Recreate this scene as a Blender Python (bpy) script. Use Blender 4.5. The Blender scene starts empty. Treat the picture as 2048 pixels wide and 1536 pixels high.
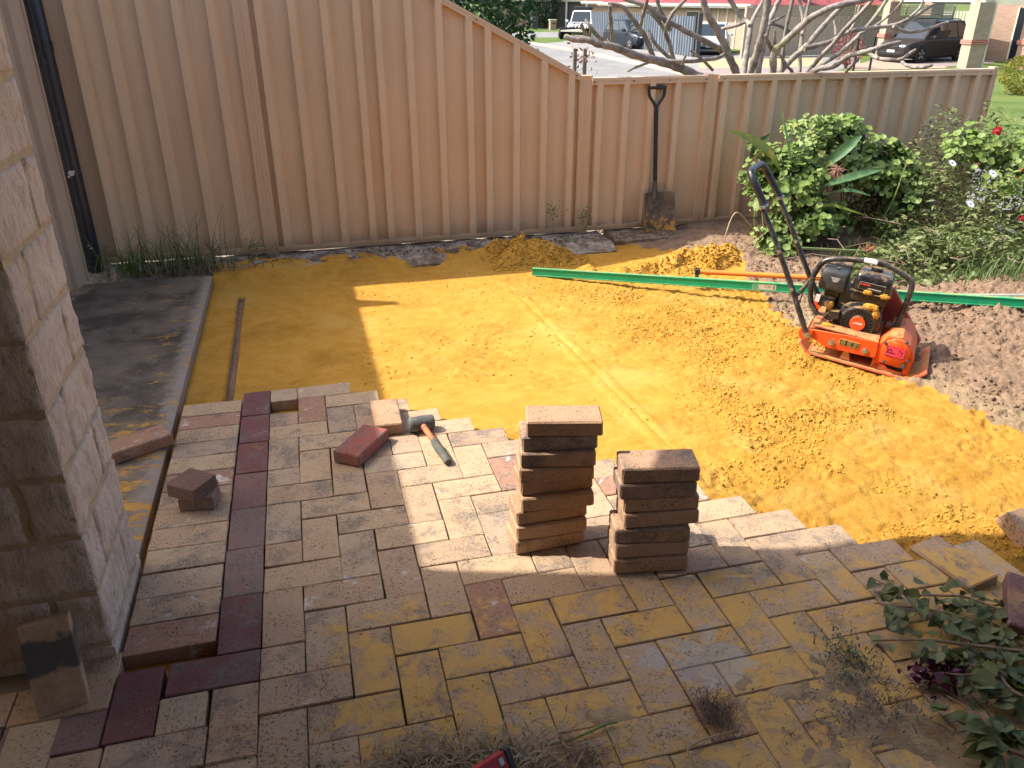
import bpy, bmesh, math, random
import numpy as np
from mathutils import Vector, Matrix, Quaternion
random.seed(7); rng = np.random.default_rng(7)
R_ = math.radians
SC = bpy.context.scene
COL = SC.collection

# ------------------------------------------------------------------ camera
FPX, PITCH, YAW = 1595.4, 0.45025, 0.25
CAM = Vector((0.25418, -1.74506, 1.57842))
FWD = Vector((math.sin(YAW)*math.cos(PITCH), math.cos(YAW)*math.cos(PITCH), -math.sin(PITCH)))
RGT = Vector((math.cos(YAW), -math.sin(YAW), 0)); UPV = RGT.cross(FWD)
cd = bpy.data.cameras.new('camera'); cam = bpy.data.objects.new('camera', cd); COL.objects.link(cam)
cd.sensor_width = 36; cd.lens = FPX*36/2048; cd.clip_start = 0.05; cd.clip_end = 900
cam.matrix_world = Matrix(((RGT.x, UPV.x, -FWD.x, CAM.x), (RGT.y, UPV.y, -FWD.y, CAM.y), (RGT.z, UPV.z, -FWD.z, CAM.z), (0, 0, 0, 1)))
SC.camera = cam
# ------------------------------------------------------------------ sky, sun, exposure
SUN = Vector((-0.82, 0.33, 1.0)).normalized()          # towards the sun
SUN_EL = math.asin(SUN.z); SUN_AZ = math.atan2(SUN.x, SUN.y)
w = bpy.data.worlds.new('World'); SC.world = w; w.use_nodes = True
nt = w.node_tree; sky = nt.nodes.new('ShaderNodeTexSky'); sky.sky_type = 'NISHITA'; sky.sun_disc = False
sky.sun_elevation = SUN_EL; sky.sun_rotation = SUN_AZ % (2*math.pi); sky.air_density = 0.8; sky.dust_density = 4.0; sky.ozone_density = 0.8
bg = nt.nodes['Background']; nt.links.new(sky.outputs[0], bg.inputs[0]); bg.inputs[1].default_value = 0.15
ld = bpy.data.lights.new('sun', 'SUN'); ld.energy = 3.2; ld.angle = R_(0.53); ld.color = (1.0, 0.95, 0.87)
lo = bpy.data.objects.new('sun', ld); COL.objects.link(lo)
lo.rotation_euler = (-SUN).to_track_quat('-Z', 'Y').to_euler(); lo.location = (-6, 4, 9)
SC.view_settings.view_transform = 'Standard'; SC.view_settings.look = 'None'
SC.view_settings.exposure = 1.36; SC.view_settings.gamma = 1.0
try: SC.view_settings.use_curve_mapping = False
except Exception: pass
SC.render.engine = 'CYCLES'
try:
    SC.cycles.use_denoising = True; SC.cycles.max_bounces = 8; SC.cycles.diffuse_bounces = 5
except Exception: pass

# ------------------------------------------------------------------ helpers
def ray(x, y): return FWD + RGT*((x-1024)/FPX) - UPV*((y-768)/FPX)
def G(x, y, z=0.0):                                     # where a sight line meets height z
    d = ray(x, y); return CAM + d*((z-CAM.z)/d.z)
def PV(x, y, v):                                        # where it meets the upright plane y = v
    d = ray(x, y); return CAM + d*((v-CAM.y)/d.y)
def tag(o, label=None, cat=None, group=None, kind=None):
    if label: o['label'] = label
    if cat: o['category'] = cat
    if group: o['group'] = group
    if kind: o['kind'] = kind
    return o
def empty(name, loc=(0, 0, 0), label=None, cat=None, group=None, rot=None):
    o = bpy.data.objects.new(name, None); COL.objects.link(o); o.location = loc
    o.empty_display_size = 0.1
    if rot is not None: o.rotation_euler = rot
    return tag(o, label, cat, group)
def link(name, me, parent=None, loc=None, rot=None):
    o = bpy.data.objects.new(name, me); COL.objects.link(o)
    if parent is not None: o.parent = parent
    if loc is not None: o.location = loc
    if rot is not None: o.rotation_euler = rot
    return o
def mesh_np(name, V, F, mat=None, smooth=False):
    """V (n,3), F (m,k) arrays -> mesh (fast)"""
    V = np.asarray(V, np.float32); F = np.asarray(F, np.int32); k = F.shape[1]
    me = bpy.data.meshes.new(name); me.vertices.add(len(V)); me.vertices.foreach_set('co', V.ravel())
    me.loops.add(F.size); me.loops.foreach_set('vertex_index', F.ravel())
    me.polygons.add(len(F)); me.polygons.foreach_set('loop_start', np.arange(len(F), dtype=np.int32)*k)
    try: me.polygons.foreach_set('loop_total', np.full(len(F), k, np.int32))
    except Exception: pass
    if smooth: me.polygons.foreach_set('use_smooth', np.ones(len(F), bool))
    me.update(calc_edges=True); me.validate()
    if mat: me.materials.append(mat)
    return me
class MB:
    def __init__(s): s.v = []; s.f = []
    def add(s, vs, fs, M=None):
        o = len(s.v)
        s.v += [tuple(M @ Vector(p)) if M is not None else tuple(p) for p in vs]
        s.f += [tuple(i+o for i in f) for f in fs]; return s
    def box(s, x0, x1, y0, y1, z0, z1, M=None, bev=0.0):
        b = bev
        if b <= 0:
            vs = [(x, y, z) for x in (x0, x1) for y in (y0, y1) for z in (z0, z1)]
            return s.add(vs, [(0, 1, 3, 2), (4, 6, 7, 5), (0, 4, 5, 1), (2, 3, 7, 6), (0, 2, 6, 4), (1, 5, 7, 3)], M)
        lo_, hi = (x0, y0, z0), (x1, y1, z1); idx = {}; vs = []
        for sx in (0, 1):
            for sy in (0, 1):
                for sz in (0, 1):
                    sg = (sx, sy, sz)
                    for a in range(3):
                        p = [(hi[k] - (0 if k == a else b)) if sg[k] else (lo_[k] + (0 if k == a else b)) for k in range(3)]
                        idx[sg+(a,)] = len(vs); vs.append(p)
        fs = []
        for a in range(3):
            c, d = [k for k in range(3) if k != a]
            for sa in (0, 1):
                q = []
                for (m, n) in ((0, 0), (1, 0), (1, 1), (0, 1)):
                    g = [0, 0, 0]; g[a] = sa; g[c] = m; g[d] = n; q.append(idx[tuple(g)+(a,)])
                fs.append(tuple(q))
            for m in (0, 1):
                for n in (0, 1):
                    g0 = [0, 0, 0]; g0[c] = m; g0[d] = n; g1 = list(g0); g1[a] = 1
                    fs.append((idx[tuple(g0)+(c,)], idx[tuple(g1)+(c,)], idx[tuple(g1)+(d,)], idx[tuple(g0)+(d,)]))
        for sx in (0, 1):
            for sy in (0, 1):
                for sz in (0, 1): fs.append(tuple(idx[(sx, sy, sz, a)] for a in range(3)))
        return s.add(vs, fs, M)
    def prism(s, poly, d0, d1, axis='y', M=None):
        n = len(poly); mk = {'y': lambda p, d: (p[0], d, p[1]), 'x': lambda p, d: (d, p[0], p[1]), 'z': lambda p, d: (p[0], p[1], d)}[axis]
        vs = [mk(p, d0) for p in poly]+[mk(p, d1) for p in poly]
        fs = [tuple(range(n))[::-1], tuple(range(n, 2*n))]+[(i, (i+1) % n, n+(i+1) % n, n+i) for i in range(n)]
        return s.add(vs, fs, M)
    def tube(s, pts, r, n=8, M=None, caps=True, closed=False):
        pts = [Vector(p) for p in pts]; m = len(pts); rr = r if isinstance(r, (list, tuple)) else [r]*m
        vs = []; prev = None
        for i, p in enumerate(pts):
            if closed: t = pts[(i+1) % m]-pts[i-1]
            else: t = pts[min(i+1, m-1)]-pts[max(i-1, 0)]
            t.normalize()
            if prev is None:
                a = Vector((0, 0, 1)) if abs(t.z) < 0.9 else Vector((1, 0, 0)); prev = (a-t*a.dot(t)).normalized()
            else: prev = (prev-t*prev.dot(t)).normalized()
            b = t.cross(prev)
            vs += [p+(prev*math.cos(2*math.pi*k/n)+b*math.sin(2*math.pi*k/n))*rr[i] for k in range(n)]
        fs = []
        for i in range(m if closed else m-1):
            j = (i+1) % m
            fs += [(i*n+k, i*n+(k+1) % n, j*n+(k+1) % n, j*n+k) for k in range(n)]
        if caps and not closed: fs += [tuple(range(n))[::-1], tuple((m-1)*n+k for k in range(n))]
        return s.add(vs, fs, M)
    def lathe(s, prof, n=24, M=None, caps=True):           # prof [(r, z)] about z
        vs = []; fs = []
        for (r, z) in prof: vs += [(r*math.cos(2*math.pi*k/n), r*math.sin(2*math.pi*k/n), z) for k in range(n)]
        m = len(prof)
        for i in range(m-1): fs += [(i*n+k, i*n+(k+1) % n, (i+1)*n+(k+1) % n, (i+1)*n+k) for k in range(n)]
        if caps: fs += [tuple(range(n))[::-1], tuple((m-1)*n+k for k in range(n))]
        return s.add(vs, fs, M)
    def mesh(s, name, mat, smooth=False, fix=True, sharp=None):
        me = bpy.data.meshes.new(name); me.from_pydata(s.v, [], s.f)
        if fix:
            bm = bmesh.new(); bm.from_mesh(me); bmesh.ops.recalc_face_normals(bm, faces=bm.faces[:]); bm.to_mesh(me); bm.free()
        if mat: me.materials.append(mat)
        if smooth:
            me.polygons.foreach_set('use_smooth', [True]*len(me.polygons))
            try: me.set_sharp_from_angle(angle=R_(sharp or 40))
            except Exception: pass
        me.update(); return me
    def build(s, name, mat, parent=None, smooth=False, loc=None, rot=None, fix=True, sharp=None):
        return link(name, s.mesh(name, mat, smooth, fix, sharp), parent, loc, rot)
def bez(pts, n=6):                                        # Catmull-Rom through points
    P = [Vector(p) for p in pts]; P = [P[0]*2-P[1]]+P+[P[-1]*2-P[-2]]; out = []
    for i in range(1, len(P)-2):
        for k in range(n):
            t = k/n; a, b, c, d = P[i-1], P[i], P[i+1], P[i+2]
            out.append(0.5*((2*b)+(c-a)*t+(2*a-5*b+4*c-d)*t*t+(3*b-a-3*c+d)*t**3))
    out.append(P[-2]); return out
def frame(o, x, z):                                        # matrix from origin, x axis and approx z axis
    x = Vector(x).normalized(); z = Vector(z); y = z.cross(x).normalized(); z = x.cross(y)
    o = Vector(o); return Matrix(((x.x, y.x, z.x, o.x), (x.y, y.y, z.y, o.y), (x.z, y.z, z.z, o.z), (0, 0, 0, 1)))
# numpy noise
def _h(i, j, s): return np.modf(np.abs(np.sin(i*127.1+j*311.7+s*74.7)*43758.5453))[0]
def vn(x, y, s=0):
    xi = np.floor(x); yi = np.floor(y); fx = x-xi; fy = y-yi; fx = fx*fx*(3-2*fx); fy = fy*fy*(3-2*fy)
    return (_h(xi, yi, s)*(1-fx)+_h(xi+1, yi, s)*fx)*(1-fy)+(_h(xi, yi+1, s)*(1-fx)+_h(xi+1, yi+1, s)*fx)*fy
def fbm(x, y, s=0, o=4):
    a = 0.5; t = 0*x
    for k in range(o): t = t+a*vn(x, y, s+k*13); x = x*2.03+5.1; y = y*2.03+1.7; a *= 0.5
    return t
def ss(a, b, x): t = np.clip((x-a)/(b-a), 0, 1); return t*t*(3-2*t)

# ------------------------------------------------------------------ materials
MATS = {}
class NT:
    def __init__(s, name):
        s.m = bpy.data.materials.new(name); s.m.use_nodes = True; s.t = s.m.node_tree; s.b = s.t.nodes['Principled BSDF']
    def n(s, ty, **kw):
        x = s.t.nodes.new(ty)
        for k, v in kw.items(): setattr(x, k, v)
        return x
    def l(s, a, b): s.t.links.new(a, b)
    def val(s, sock, v):
        if hasattr(v, 'is_output') or hasattr(v, 'links'): s.l(v, sock)
        else: sock.default_value = v
    def coord(s, kind='Object'):
        if kind == 'World': return s.n('ShaderNodeNewGeometry').outputs['Position']
        return s.n('ShaderNodeTexCoord').outputs[kind]
    def scale(s, v, sc, off=None):
        m = s.n('ShaderNodeMapping'); s.l(v, m.inputs[0]); m.inputs['Scale'].default_value = sc
        if off is not None: s.val(m.inputs['Location'], off)
        return m.outputs[0]
    def noise(s, v, sc, det=5, rough=0.6, dist=0.0):
        x = s.n('ShaderNodeTexNoise'); s.l(v, x.inputs['Vector']); x.inputs['Scale'].default_value = sc
        x.inputs['Detail'].default_value = det; x.inputs['Roughness'].default_value = rough; x.inputs['Distortion'].default_value = dist
        return x.outputs[0]
    def ramp(s, f, a, b, inv=False):                       # smooth threshold
        x = s.n('ShaderNodeMapRange', interpolation_type='SMOOTHSTEP'); s.l(f, x.inputs[0])
        x.inputs[1].default_value = a; x.inputs[2].default_value = b
        x.inputs[3].default_value = 1.0 if inv else 0.0; x.inputs[4].default_value = 0.0 if inv else 1.0
        return x.outputs[0]
    def mix(s, f, a, b, mode='MIX'):
        x = s.n('ShaderNodeMix', data_type='RGBA', blend_type=mode)
        s.val(x.inputs[0], f)
        for sock, v in ((x.inputs[6], a), (x.inputs[7], b)): s.val(sock, (*v, 1) if isinstance(v, tuple) and len(v) == 3 else v)
        return x.outputs[2]
    def math(s, op, a, b=0.0):
        x = s.n('ShaderNodeMath', operation=op); s.val(x.inputs[0], a); s.val(x.inputs[1], b); return x.outputs[0]
    def bump(s, h, strength, dist=0.01):
        x = s.n('ShaderNodeBump'); s.l(h, x.inputs['Height']); x.inputs['Strength'].default_value = strength; x.inputs['Distance'].default_value = dist
        s.l(x.outputs[0], s.b.inputs['Normal']); return x
    def out(s, col=None, rough=None, metal=None, spec=None):
        if col is not None: s.val(s.b.inputs['Base Color'], (*col, 1) if isinstance(col, tuple) and len(col) == 3 else col)
        if rough is not None: s.val(s.b.inputs['Roughness'], rough)
        if metal is not None: s.val(s.b.inputs['Metallic'], metal)
        if spec is not None: s.val(s.b.inputs['Specular IOR Level'], spec)
        return s.m
def mat(name, c1, c2=None, sc=6.0, rough=0.7, bump=0.0, bsc=60.0, metal=0.0, spec=0.35, rnd=0.0, c3=None, sc3=25.0, lo=0.4, hi=0.62, coord='Object', bd=0.004, transl=0.0, dust=0.0, dcol=(0.42, 0.25, 0.09)):
    if name in MATS: return MATS[name]
    t = NT(name); v = t.coord(coord); col = (*c1, 1)
    if c2: col = t.mix(t.ramp(t.noise(v, sc), lo, hi), c1, c2)
    if c3: col = t.mix(t.ramp(t.noise(v, sc3, 6, 0.7), 0.56, 0.68), col, c3)
    if rnd:
        r = t.n('ShaderNodeObjectInfo').outputs['Random']; k = t.n('ShaderNodeMapRange'); t.l(r, k.inputs[0]); k.inputs[3].default_value = 1-rnd; k.inputs[4].default_value = 1+rnd
        hs = t.n('ShaderNodeHueSaturation'); t.val(hs.inputs['Color'], col); t.l(k.outputs[0], hs.inputs['Value']); col = hs.outputs[0]
    if dust:
        ns = t.n('ShaderNodeSeparateXYZ'); t.l(t.n('ShaderNodeNewGeometry').outputs['Normal'], ns.inputs[0]); pw = t.coord('World')
        f = t.math('MULTIPLY', t.ramp(t.math('ADD', t.math('MULTIPLY', ns.outputs[2], 0.22), t.noise(pw, 26, 8, 0.7)), 0.60, 0.74), dust); col = t.mix(f, col, dcol)
        rough = t.math('ADD', t.math('MULTIPLY', f, 0.5), rough)
    if bump: t.bump(t.noise(v, bsc, 6, 0.65), bump, bd)
    m = t.out(col, rough, metal, spec)
    if transl:
        o = t.t.nodes['Material Output']; tr = t.n('ShaderNodeBsdfTranslucent'); t.val(tr.inputs[0], col)
        ms = t.n('ShaderNodeMixShader'); ms.inputs[0].default_value = transl; t.l(t.b.outputs[0], ms.inputs[1]); t.l(tr.outputs[0], ms.inputs[2]); t.l(ms.outputs[0], o.inputs[0])
    MATS[name] = m; return m
# ================================================================== GROUND
H = 0.116
def zones(u, v):
    """height and colour masks of the yard"""
    n1 = fbm(u*3.1, v*3.1, 1, 4); n2 = fbm(u*11, v*11, 2, 4); n3 = fbm(u*45, v*45, 3, 3); n4 = fbm(u*72, v*72, 4, 2)
    line = np.interp(v, [-1.2, -0.3, 0.3, 0.58, 1.04, 1.5, 1.76, 2.07, 2.6, 3.0, 3.9], [3.3, 3.2, 3.12, 3.02, 2.84, 2.74, 2.70, 2.78, 3.0, 3.05, 2.2])
    edge = (u-line)+(n1-0.47)*0.35+(n2-0.47)*0.28
    sand = ss(0.06, -0.06, edge)
    rough = ss(1.45, 2.2, u+(n1-0.47)*1.0)*ss(3.1, 2.4, v)
    rough = np.maximum(rough, ss(0.9, 0.4, v)*ss(1.1, 1.5, u))
    z = -0.052+(n1-0.47)*0.008
    # footprints and drag marks of the trodden sand
    tr = fbm(u*5+2*v, v*17-u*3, 7, 4); clump0 = ss(0.46, 0.60, fbm(u*3+7, v*3.4, 19, 4))
    foot = np.zeros_like(u)
    for (fx, fy, ang) in ((2.05, 2.25, -0.5), (2.3, 2.0, -0.6), (2.2, 1.55, -0.9), (2.55, 1.35, -0.8), (2.35, 1.0, -1.1), (2.6, 0.8, -0.6), (2.0, 1.15, -1.2), (1.95, 0.55, -0.9), (2.35, 0.35, -0.5), (2.62, 0.2, -0.4), (1.8, 1.9, -0.7), (2.75, 0.45, -1.0)):
        c, s = math.cos(ang), math.sin(ang); a = (u-fx)*c+(v-fy)*s; b = -(u-fx)*s+(v-fy)*c
        m = ss(1.15, 0.9, np.sqrt((a/0.15)**2+(b/0.055)**2))
        tread = 0.5+0.5*np.sign(np.sin(a*2*math.pi/0.026)+0.7*np.sin(b*2*math.pi/0.05+a*30))
        foot += m*(-0.006+0.005*tread)
    z = z+rough*((n2-0.45)*0.024+(n3-0.45)*0.016+(tr-0.45)*0.026+(n4-0.4)*(0.010+0.030*clump0))+foot*rough
    clump = ss(0.48, 0.62, fbm(u*4+3, v*4, 9, 3))
    z = z+(1-rough)*((n3-0.45)*0.003+(n4-0.42)*0.0028+clump*((n4-0.42)*0.014+(n3-0.45)*0.008))
    # ripples left by the screed
    z = z+(1-rough)*ss(0.45, 0.62, fbm(u*2.0, v*9, 12, 3))*(fbm(u*9, v*60, 13, 3)-0.45)*0.013
    def seg(ax, ay, bx, by):
        dx, dy = bx-ax, by-ay; L2 = dx*dx+dy*dy; t = np.clip(((u-ax)*dx+(v-ay)*dy)/L2, 0, 1)
        return np.hypot(u-ax-t*dx, v-ay-t*dy), t
    d, t = seg(-0.203, 3.10, -0.185, 1.0); gr_ = ss(0.021, 0.014, d); z = z-0.034*gr_
    d, t = seg(1.42, 2.88, 1.60, 0.25); z = z-0.011*ss(0.012, 0.004, d)*(0.35+0.65*ss(0.4, 0.6, fbm(u*6, v*6, 21, 3)))+0.006*ss(0.035, 0.018, np.abs(d-0.022))*ss(0.35, 0.6, n2+0.12)
    # heaps of sand
    def heap(cx, cy, rx, ry, ang, h, s):
        c, sn = math.cos(ang), math.sin(ang); a = (u-cx)*c+(v-cy)*sn; b = -(u-cx)*sn+(v-cy)*c
        r = np.sqrt((a/rx)**2+(b/ry)**2)+(fbm(u*9, v*9, s, 3)-0.45)*0.7
        return h*ss(1.0, 0.1, r)*(0.8+0.5*fbm(u*14, v*14, s+5, 3))+ss(1.0, 0.7, r)*((n3-0.45)*0.035+(n4-0.45)*0.012)
    hp = heap(1.74, 3.40, 0.33, 0.17, -0.1, 0.11, 31)+heap(2.78, 2.98, 0.40, 0.20, 0.15, 0.12, 33)+heap(2.36, 2.96, 0.34, 0.12, 0.1, 0.06, 34)+heap(2.02, 3.10, 0.10, 0.08, 0, 0.025, 35)+heap(1.55, 3.52, 0.22, 0.10, 0.1, 0.10, 36)
    hp = hp+0.075*np.exp(-(((u-2.66)/0.24)**2+((v-1.55)/0.22)**2))*(0.8+0.5*n2)
    z = z+hp; sand = np.maximum(sand, ss(0.015, 0.04, hp))
    # sand pushed up against the plinth
    z = z+ss(3.30, 3.46, v)*ss(2.1, 1.6, u)*(0.02+0.06*n2)*ss(0.42, 0.55, n1+0.05)
    # soil of the bed and the dug heap on the right
    soil = 1-sand
    z = z+soil*(0.01+(n2-0.45)*0.022+(n3-0.45)*0.012+(n4-0.4)*0.013)
    mound = np.exp(-(((u-4.1)/0.72)**2+((v-1.45)/0.62)**2))*0.15*(0.75+0.6*n1)
    z = z+mound+mound*((n2-0.45)*0.30+(n3-0.45)*0.14+(n4-0.45)*0.10)
    z = z+ss(2.2, 3.3, v)*ss(2.6, 3.2, u)*0.06
    hard = ss(0.25, 0.05, np.abs(edge-0.10))*ss(2.35, 2.0, v)*ss(2.4, 2.8, u)
    z = z-soil*hard*(n2-0.45)*0.03
    # paved part: deep bed under the new pavers, silted-up joints in the old ones
    old = ss(-0.24, -0.40, v+(n1-0.45)*0.12+0.02*u)
    pav = np.where((u/H+v/H < 16.4) & (v < 1.75), 1.0, 0.0)
    z = np.where(pav > 0, np.minimum(z, -0.0515), z)
    patch = ss(0.50, 0.66, fbm(u*5+9, v*5, 41, 4))
    zo = -0.0105+(n2-0.45)*0.012+patch*0.0075+(n3-0.45)*0.006+(n4-0.45)*0.004
    zo = zo+ss(0.25, 0.05, np.hypot((u-1.52)/0.30, (v+0.33)/0.12))*0.006*(0.2+n2*1.6)        # sand spilt over the pavers
    z = z*(1-old)+zo*old
    rs = ss(1.86, 2.02, u+(n2-0.45)*0.2)*ss(0.10, -0.02, v)*ss(-0.28, -0.1, v)
    z = z*(1-rs)+(-0.010+(n2-0.45)*0.03+(n3-0.45)*0.018)*rs
    sand = sand*(1-0.95*gr_); dirt = old*(0.60+0.40*ss(0.36, 0.50, fbm(u*4, v*4, 51, 4)))
    return z, sand, dirt, soil*hard, np.clip(np.maximum(np.maximum(rough, clump*0.6), soil*0.6), 0, 1)
gu = np.arange(-0.384, 5.80, 0.0098); gv = np.arange(-1.15, 3.84, 0.0098)
UU, VV = np.meshgrid(gu, gv, indexing='ij')
ZZ, SAND, DIRT, HARD, ROUGH = zones(UU, VV)
nu, nv = UU.shape
V = np.stack([UU, VV, ZZ], -1).reshape(-1, 3); ii = (np.arange(nu-1)[:, None]*nv+np.arange(nv-1)[None]).ravel()
F = np.stack([ii, ii+nv, ii+nv+1, ii+1], -1)
def zat(u, v):
    i = min(max(int(round((u-gu[0])/0.0098)), 0), nu-1); j = min(max(int(round((v-gv[0])/0.0098)), 0), nv-1); return float(ZZ[i, j])
t = NT('yellow_sand_and_soil'); P = t.coord('World'); at = t.n('ShaderNodeVertexColor'); at.layer_name = 'zone'
sp = t.n('ShaderNodeSeparateColor'); t.l(at.outputs[0], sp.inputs[0])
nb = t.noise(P, 2.2, 5); nm = t.noise(P, 14, 6, 0.65); nf = t.noise(P, 160, 4, 0.7); nff = t.noise(P, 600, 2, 0.6)
sandc = t.mix(t.ramp(nm, 0.35, 0.68), (0.43, 0.218, 0.032), (0.49, 0.264, 0.050)); sandc = t.mix(t.ramp(nb, 0.52, 0.66), sandc, (0.47, 0.275, 0.062)); sandc = t.mix(t.math('MULTIPLY', t.ramp(t.noise(P, 5.5, 7, 0.7), 0.50, 0.66), 0.55), sandc, (0.36, 0.178, 0.022))
sandc = t.mix(t.math('MULTIPLY', t.ramp(nf, 0.56, 0.68), 0.6), sandc, (0.27, 0.12, 0.015))
soilc = t.mix(t.ramp(nm, 0.36, 0.64), (0.20, 0.132, 0.086), (0.28, 0.188, 0.124)); soilc = t.mix(t.math('MULTIPLY', t.ramp(nf, 0.55, 0.7), 0.6), soilc, (0.12, 0.076, 0.05))
hardc = t.mix(t.ramp(nm, 0.4, 0.6), (0.26, 0.185, 0.115), (0.33, 0.235, 0.14))
dirtc = t.mix(t.ramp(nm, 0.38, 0.6), (0.25, 0.18, 0.12), (0.40, 0.28, 0.155))
msk = t.ramp(t.math('ADD', sp.outputs[0], t.math('MULTIPLY', t.math('SUBTRACT', nm, 0.5), 1.1)), 0.40, 0.60)
c = t.mix(sp.outputs[2], soilc, hardc); c = t.mix(msk, c, sandc)
dmsk = t.ramp(t.math('ADD', sp.outputs[1], t.math('MULTIPLY', t.math('SUBTRACT', nm, 0.5), 0.8)), 0.35, 0.6)
c = t.mix(dmsk, c, dirtc)
ng = t.noise(P, 85, 5, 0.75)
rg = t.math('ADD', t.math('MULTIPLY', at.outputs[1], 0.8), 0.22)
t.bump(t.math('MULTIPLY', t.math('ADD', t.math('MULTIPLY', nf, 0.5), t.math('MULTIPLY', ng, 0.9)), rg), 0.9, 0.011)
m_ground = t.out(c, 0.95, 0, 0.12)
me = mesh_np('sand_bed', V, F, m_ground, True)
ca = me.color_attributes.new('zone', 'FLOAT_COLOR', 'POINT')
ca.data.foreach_set('color', np.stack([SAND.ravel(), DIRT.ravel(), HARD.ravel(), ROUGH.ravel()], -1).astype(np.float32).ravel())
tag(link('ground', me), kind='structure', label='yellow bedding sand and brown soil of the yard')

# clods: crumbs of sand and soil lying loose
def crumbs(name, mat_, pts, r0, r1, label, cat):
    base = np.array([(1, 0, 0), (-1, 0, 0), (0, 1, 0), (0, -1, 0), (0, 0, 1), (0, 0, -1)], float)
    tri = np.array([(0, 2, 4), (2, 1, 4), (1, 3, 4), (3, 0, 4), (2, 0, 5), (1, 2, 5), (3, 1, 5), (0, 3, 5)])
    n = len(pts); r = r0+(r1-r0)*rng.random(n)**3
    a = rng.random(n)*6.28; sx = r*(0.7+0.6*rng.random(n)); sy = r*(0.7+0.6*rng.random(n)); sz = r*(0.6+0.4*rng.random(n))
    V = base[None]*np.stack([sx, sy, sz], -1)[:, None]*(0.75+0.5*rng.random((n, 6, 1)))
    x = V[..., 0]*np.cos(a)[:, None]-V[..., 1]*np.sin(a)[:, None]; y = V[..., 0]*np.sin(a)[:, None]+V[..., 1]*np.cos(a)[:, None]
    V = np.stack([x+pts[:, 0:1], y+pts[:, 1:2], V[..., 2]+pts[:, 2:3]+sz[:, None]*0.1], -1).reshape(-1, 3)
    F = (tri[None]+6*np.arange(n)[:, None, None]).reshape(-1, 3)
    return tag(link(name, mesh_np(name, V, F, mat_, True)), label, cat, kind='stuff')
def scatter(n, u0, u1, v0, v1, dens):
    u = u0+(u1-u0)*rng.random(n); v = v0+(v1-v0)*rng.random(n); k = rng.random(n) < dens(u, v); u, v = u[k], v[k]
    i = np.clip(np.round((u-gu[0])/0.0098).astype(int), 0, nu-1); j = np.clip(np.round((v-gv[0])/0.0098).astype(int), 0, nv-1)
    return np.stack([u, v, ZZ[i, j]], -1), SAND[i, j], DIRT[i, j]
m_clod = mat('sand_crumb', (0.48, 0.27, 0.048), (0.43, 0.228, 0.034), sc=9, rough=0.95, spec=0.1, bump=0.4, bsc=300)
m_soilclod = mat('soil_crumb', (0.24, 0.158, 0.102), (0.17, 0.11, 0.07), sc=9, rough=0.95, spec=0.1, bump=0.4, bsc=300)
def dsand(u, v):
    r = ss(1.5, 2.1, u)*ss(3.2, 2.9, v); r = np.maximum(r, ss(0.9, 0.3, v)*ss(1.2, 1.6, u))
    return (0.06+r)*ss(0.42, 0.60, fbm(u*3.5, v*3.5, 61, 4))*np.where((u+v)/H > 16.6, 1, 0)
p, s_, d_ = scatter(110000, 0.4, 3.3, -0.25, 3.3, dsand); p = p[s_ > 0.5]
crumbs('sand_crumbs', m_clod, p, 0.0022, 0.0085, 'loose orange crumbs of damp sand scattered over the trodden bed', 'sand')
p, s_, d_ = scatter(9000, 2.2, 3.25, 2.7, 3.3, lambda u, v: 0.6*ss(0.25, 0.1, np.hypot((u-2.75)/1.5, (v-2.98)))); p = p[s_ > 0.5]
q, s_, d_ = scatter(4000, 1.4, 2.1, 3.2, 3.6, lambda u, v: 0.7+0*u); q = q[s_ > 0.5]
crumbs('sand_heap_crumbs', m_clod, np.concatenate([p, q]), 0.004, 0.013, 'coarse orange crumbs covering the two heaps of sand near the fence', 'sand')
p, s_, d_ = scatter(22000, 2.6, 5.0, 0.2, 3.4, lambda u, v: 0.15+0.7*ss(0.42, 0.6, fbm(u*5, v*5, 66, 3))); p = p[s_ < 0.4]
crumbs('soil_crumbs', m_soilclod, p, 0.003, 0.016, 'crumbs of brown soil on the dug heap and bed', 'soil')

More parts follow.
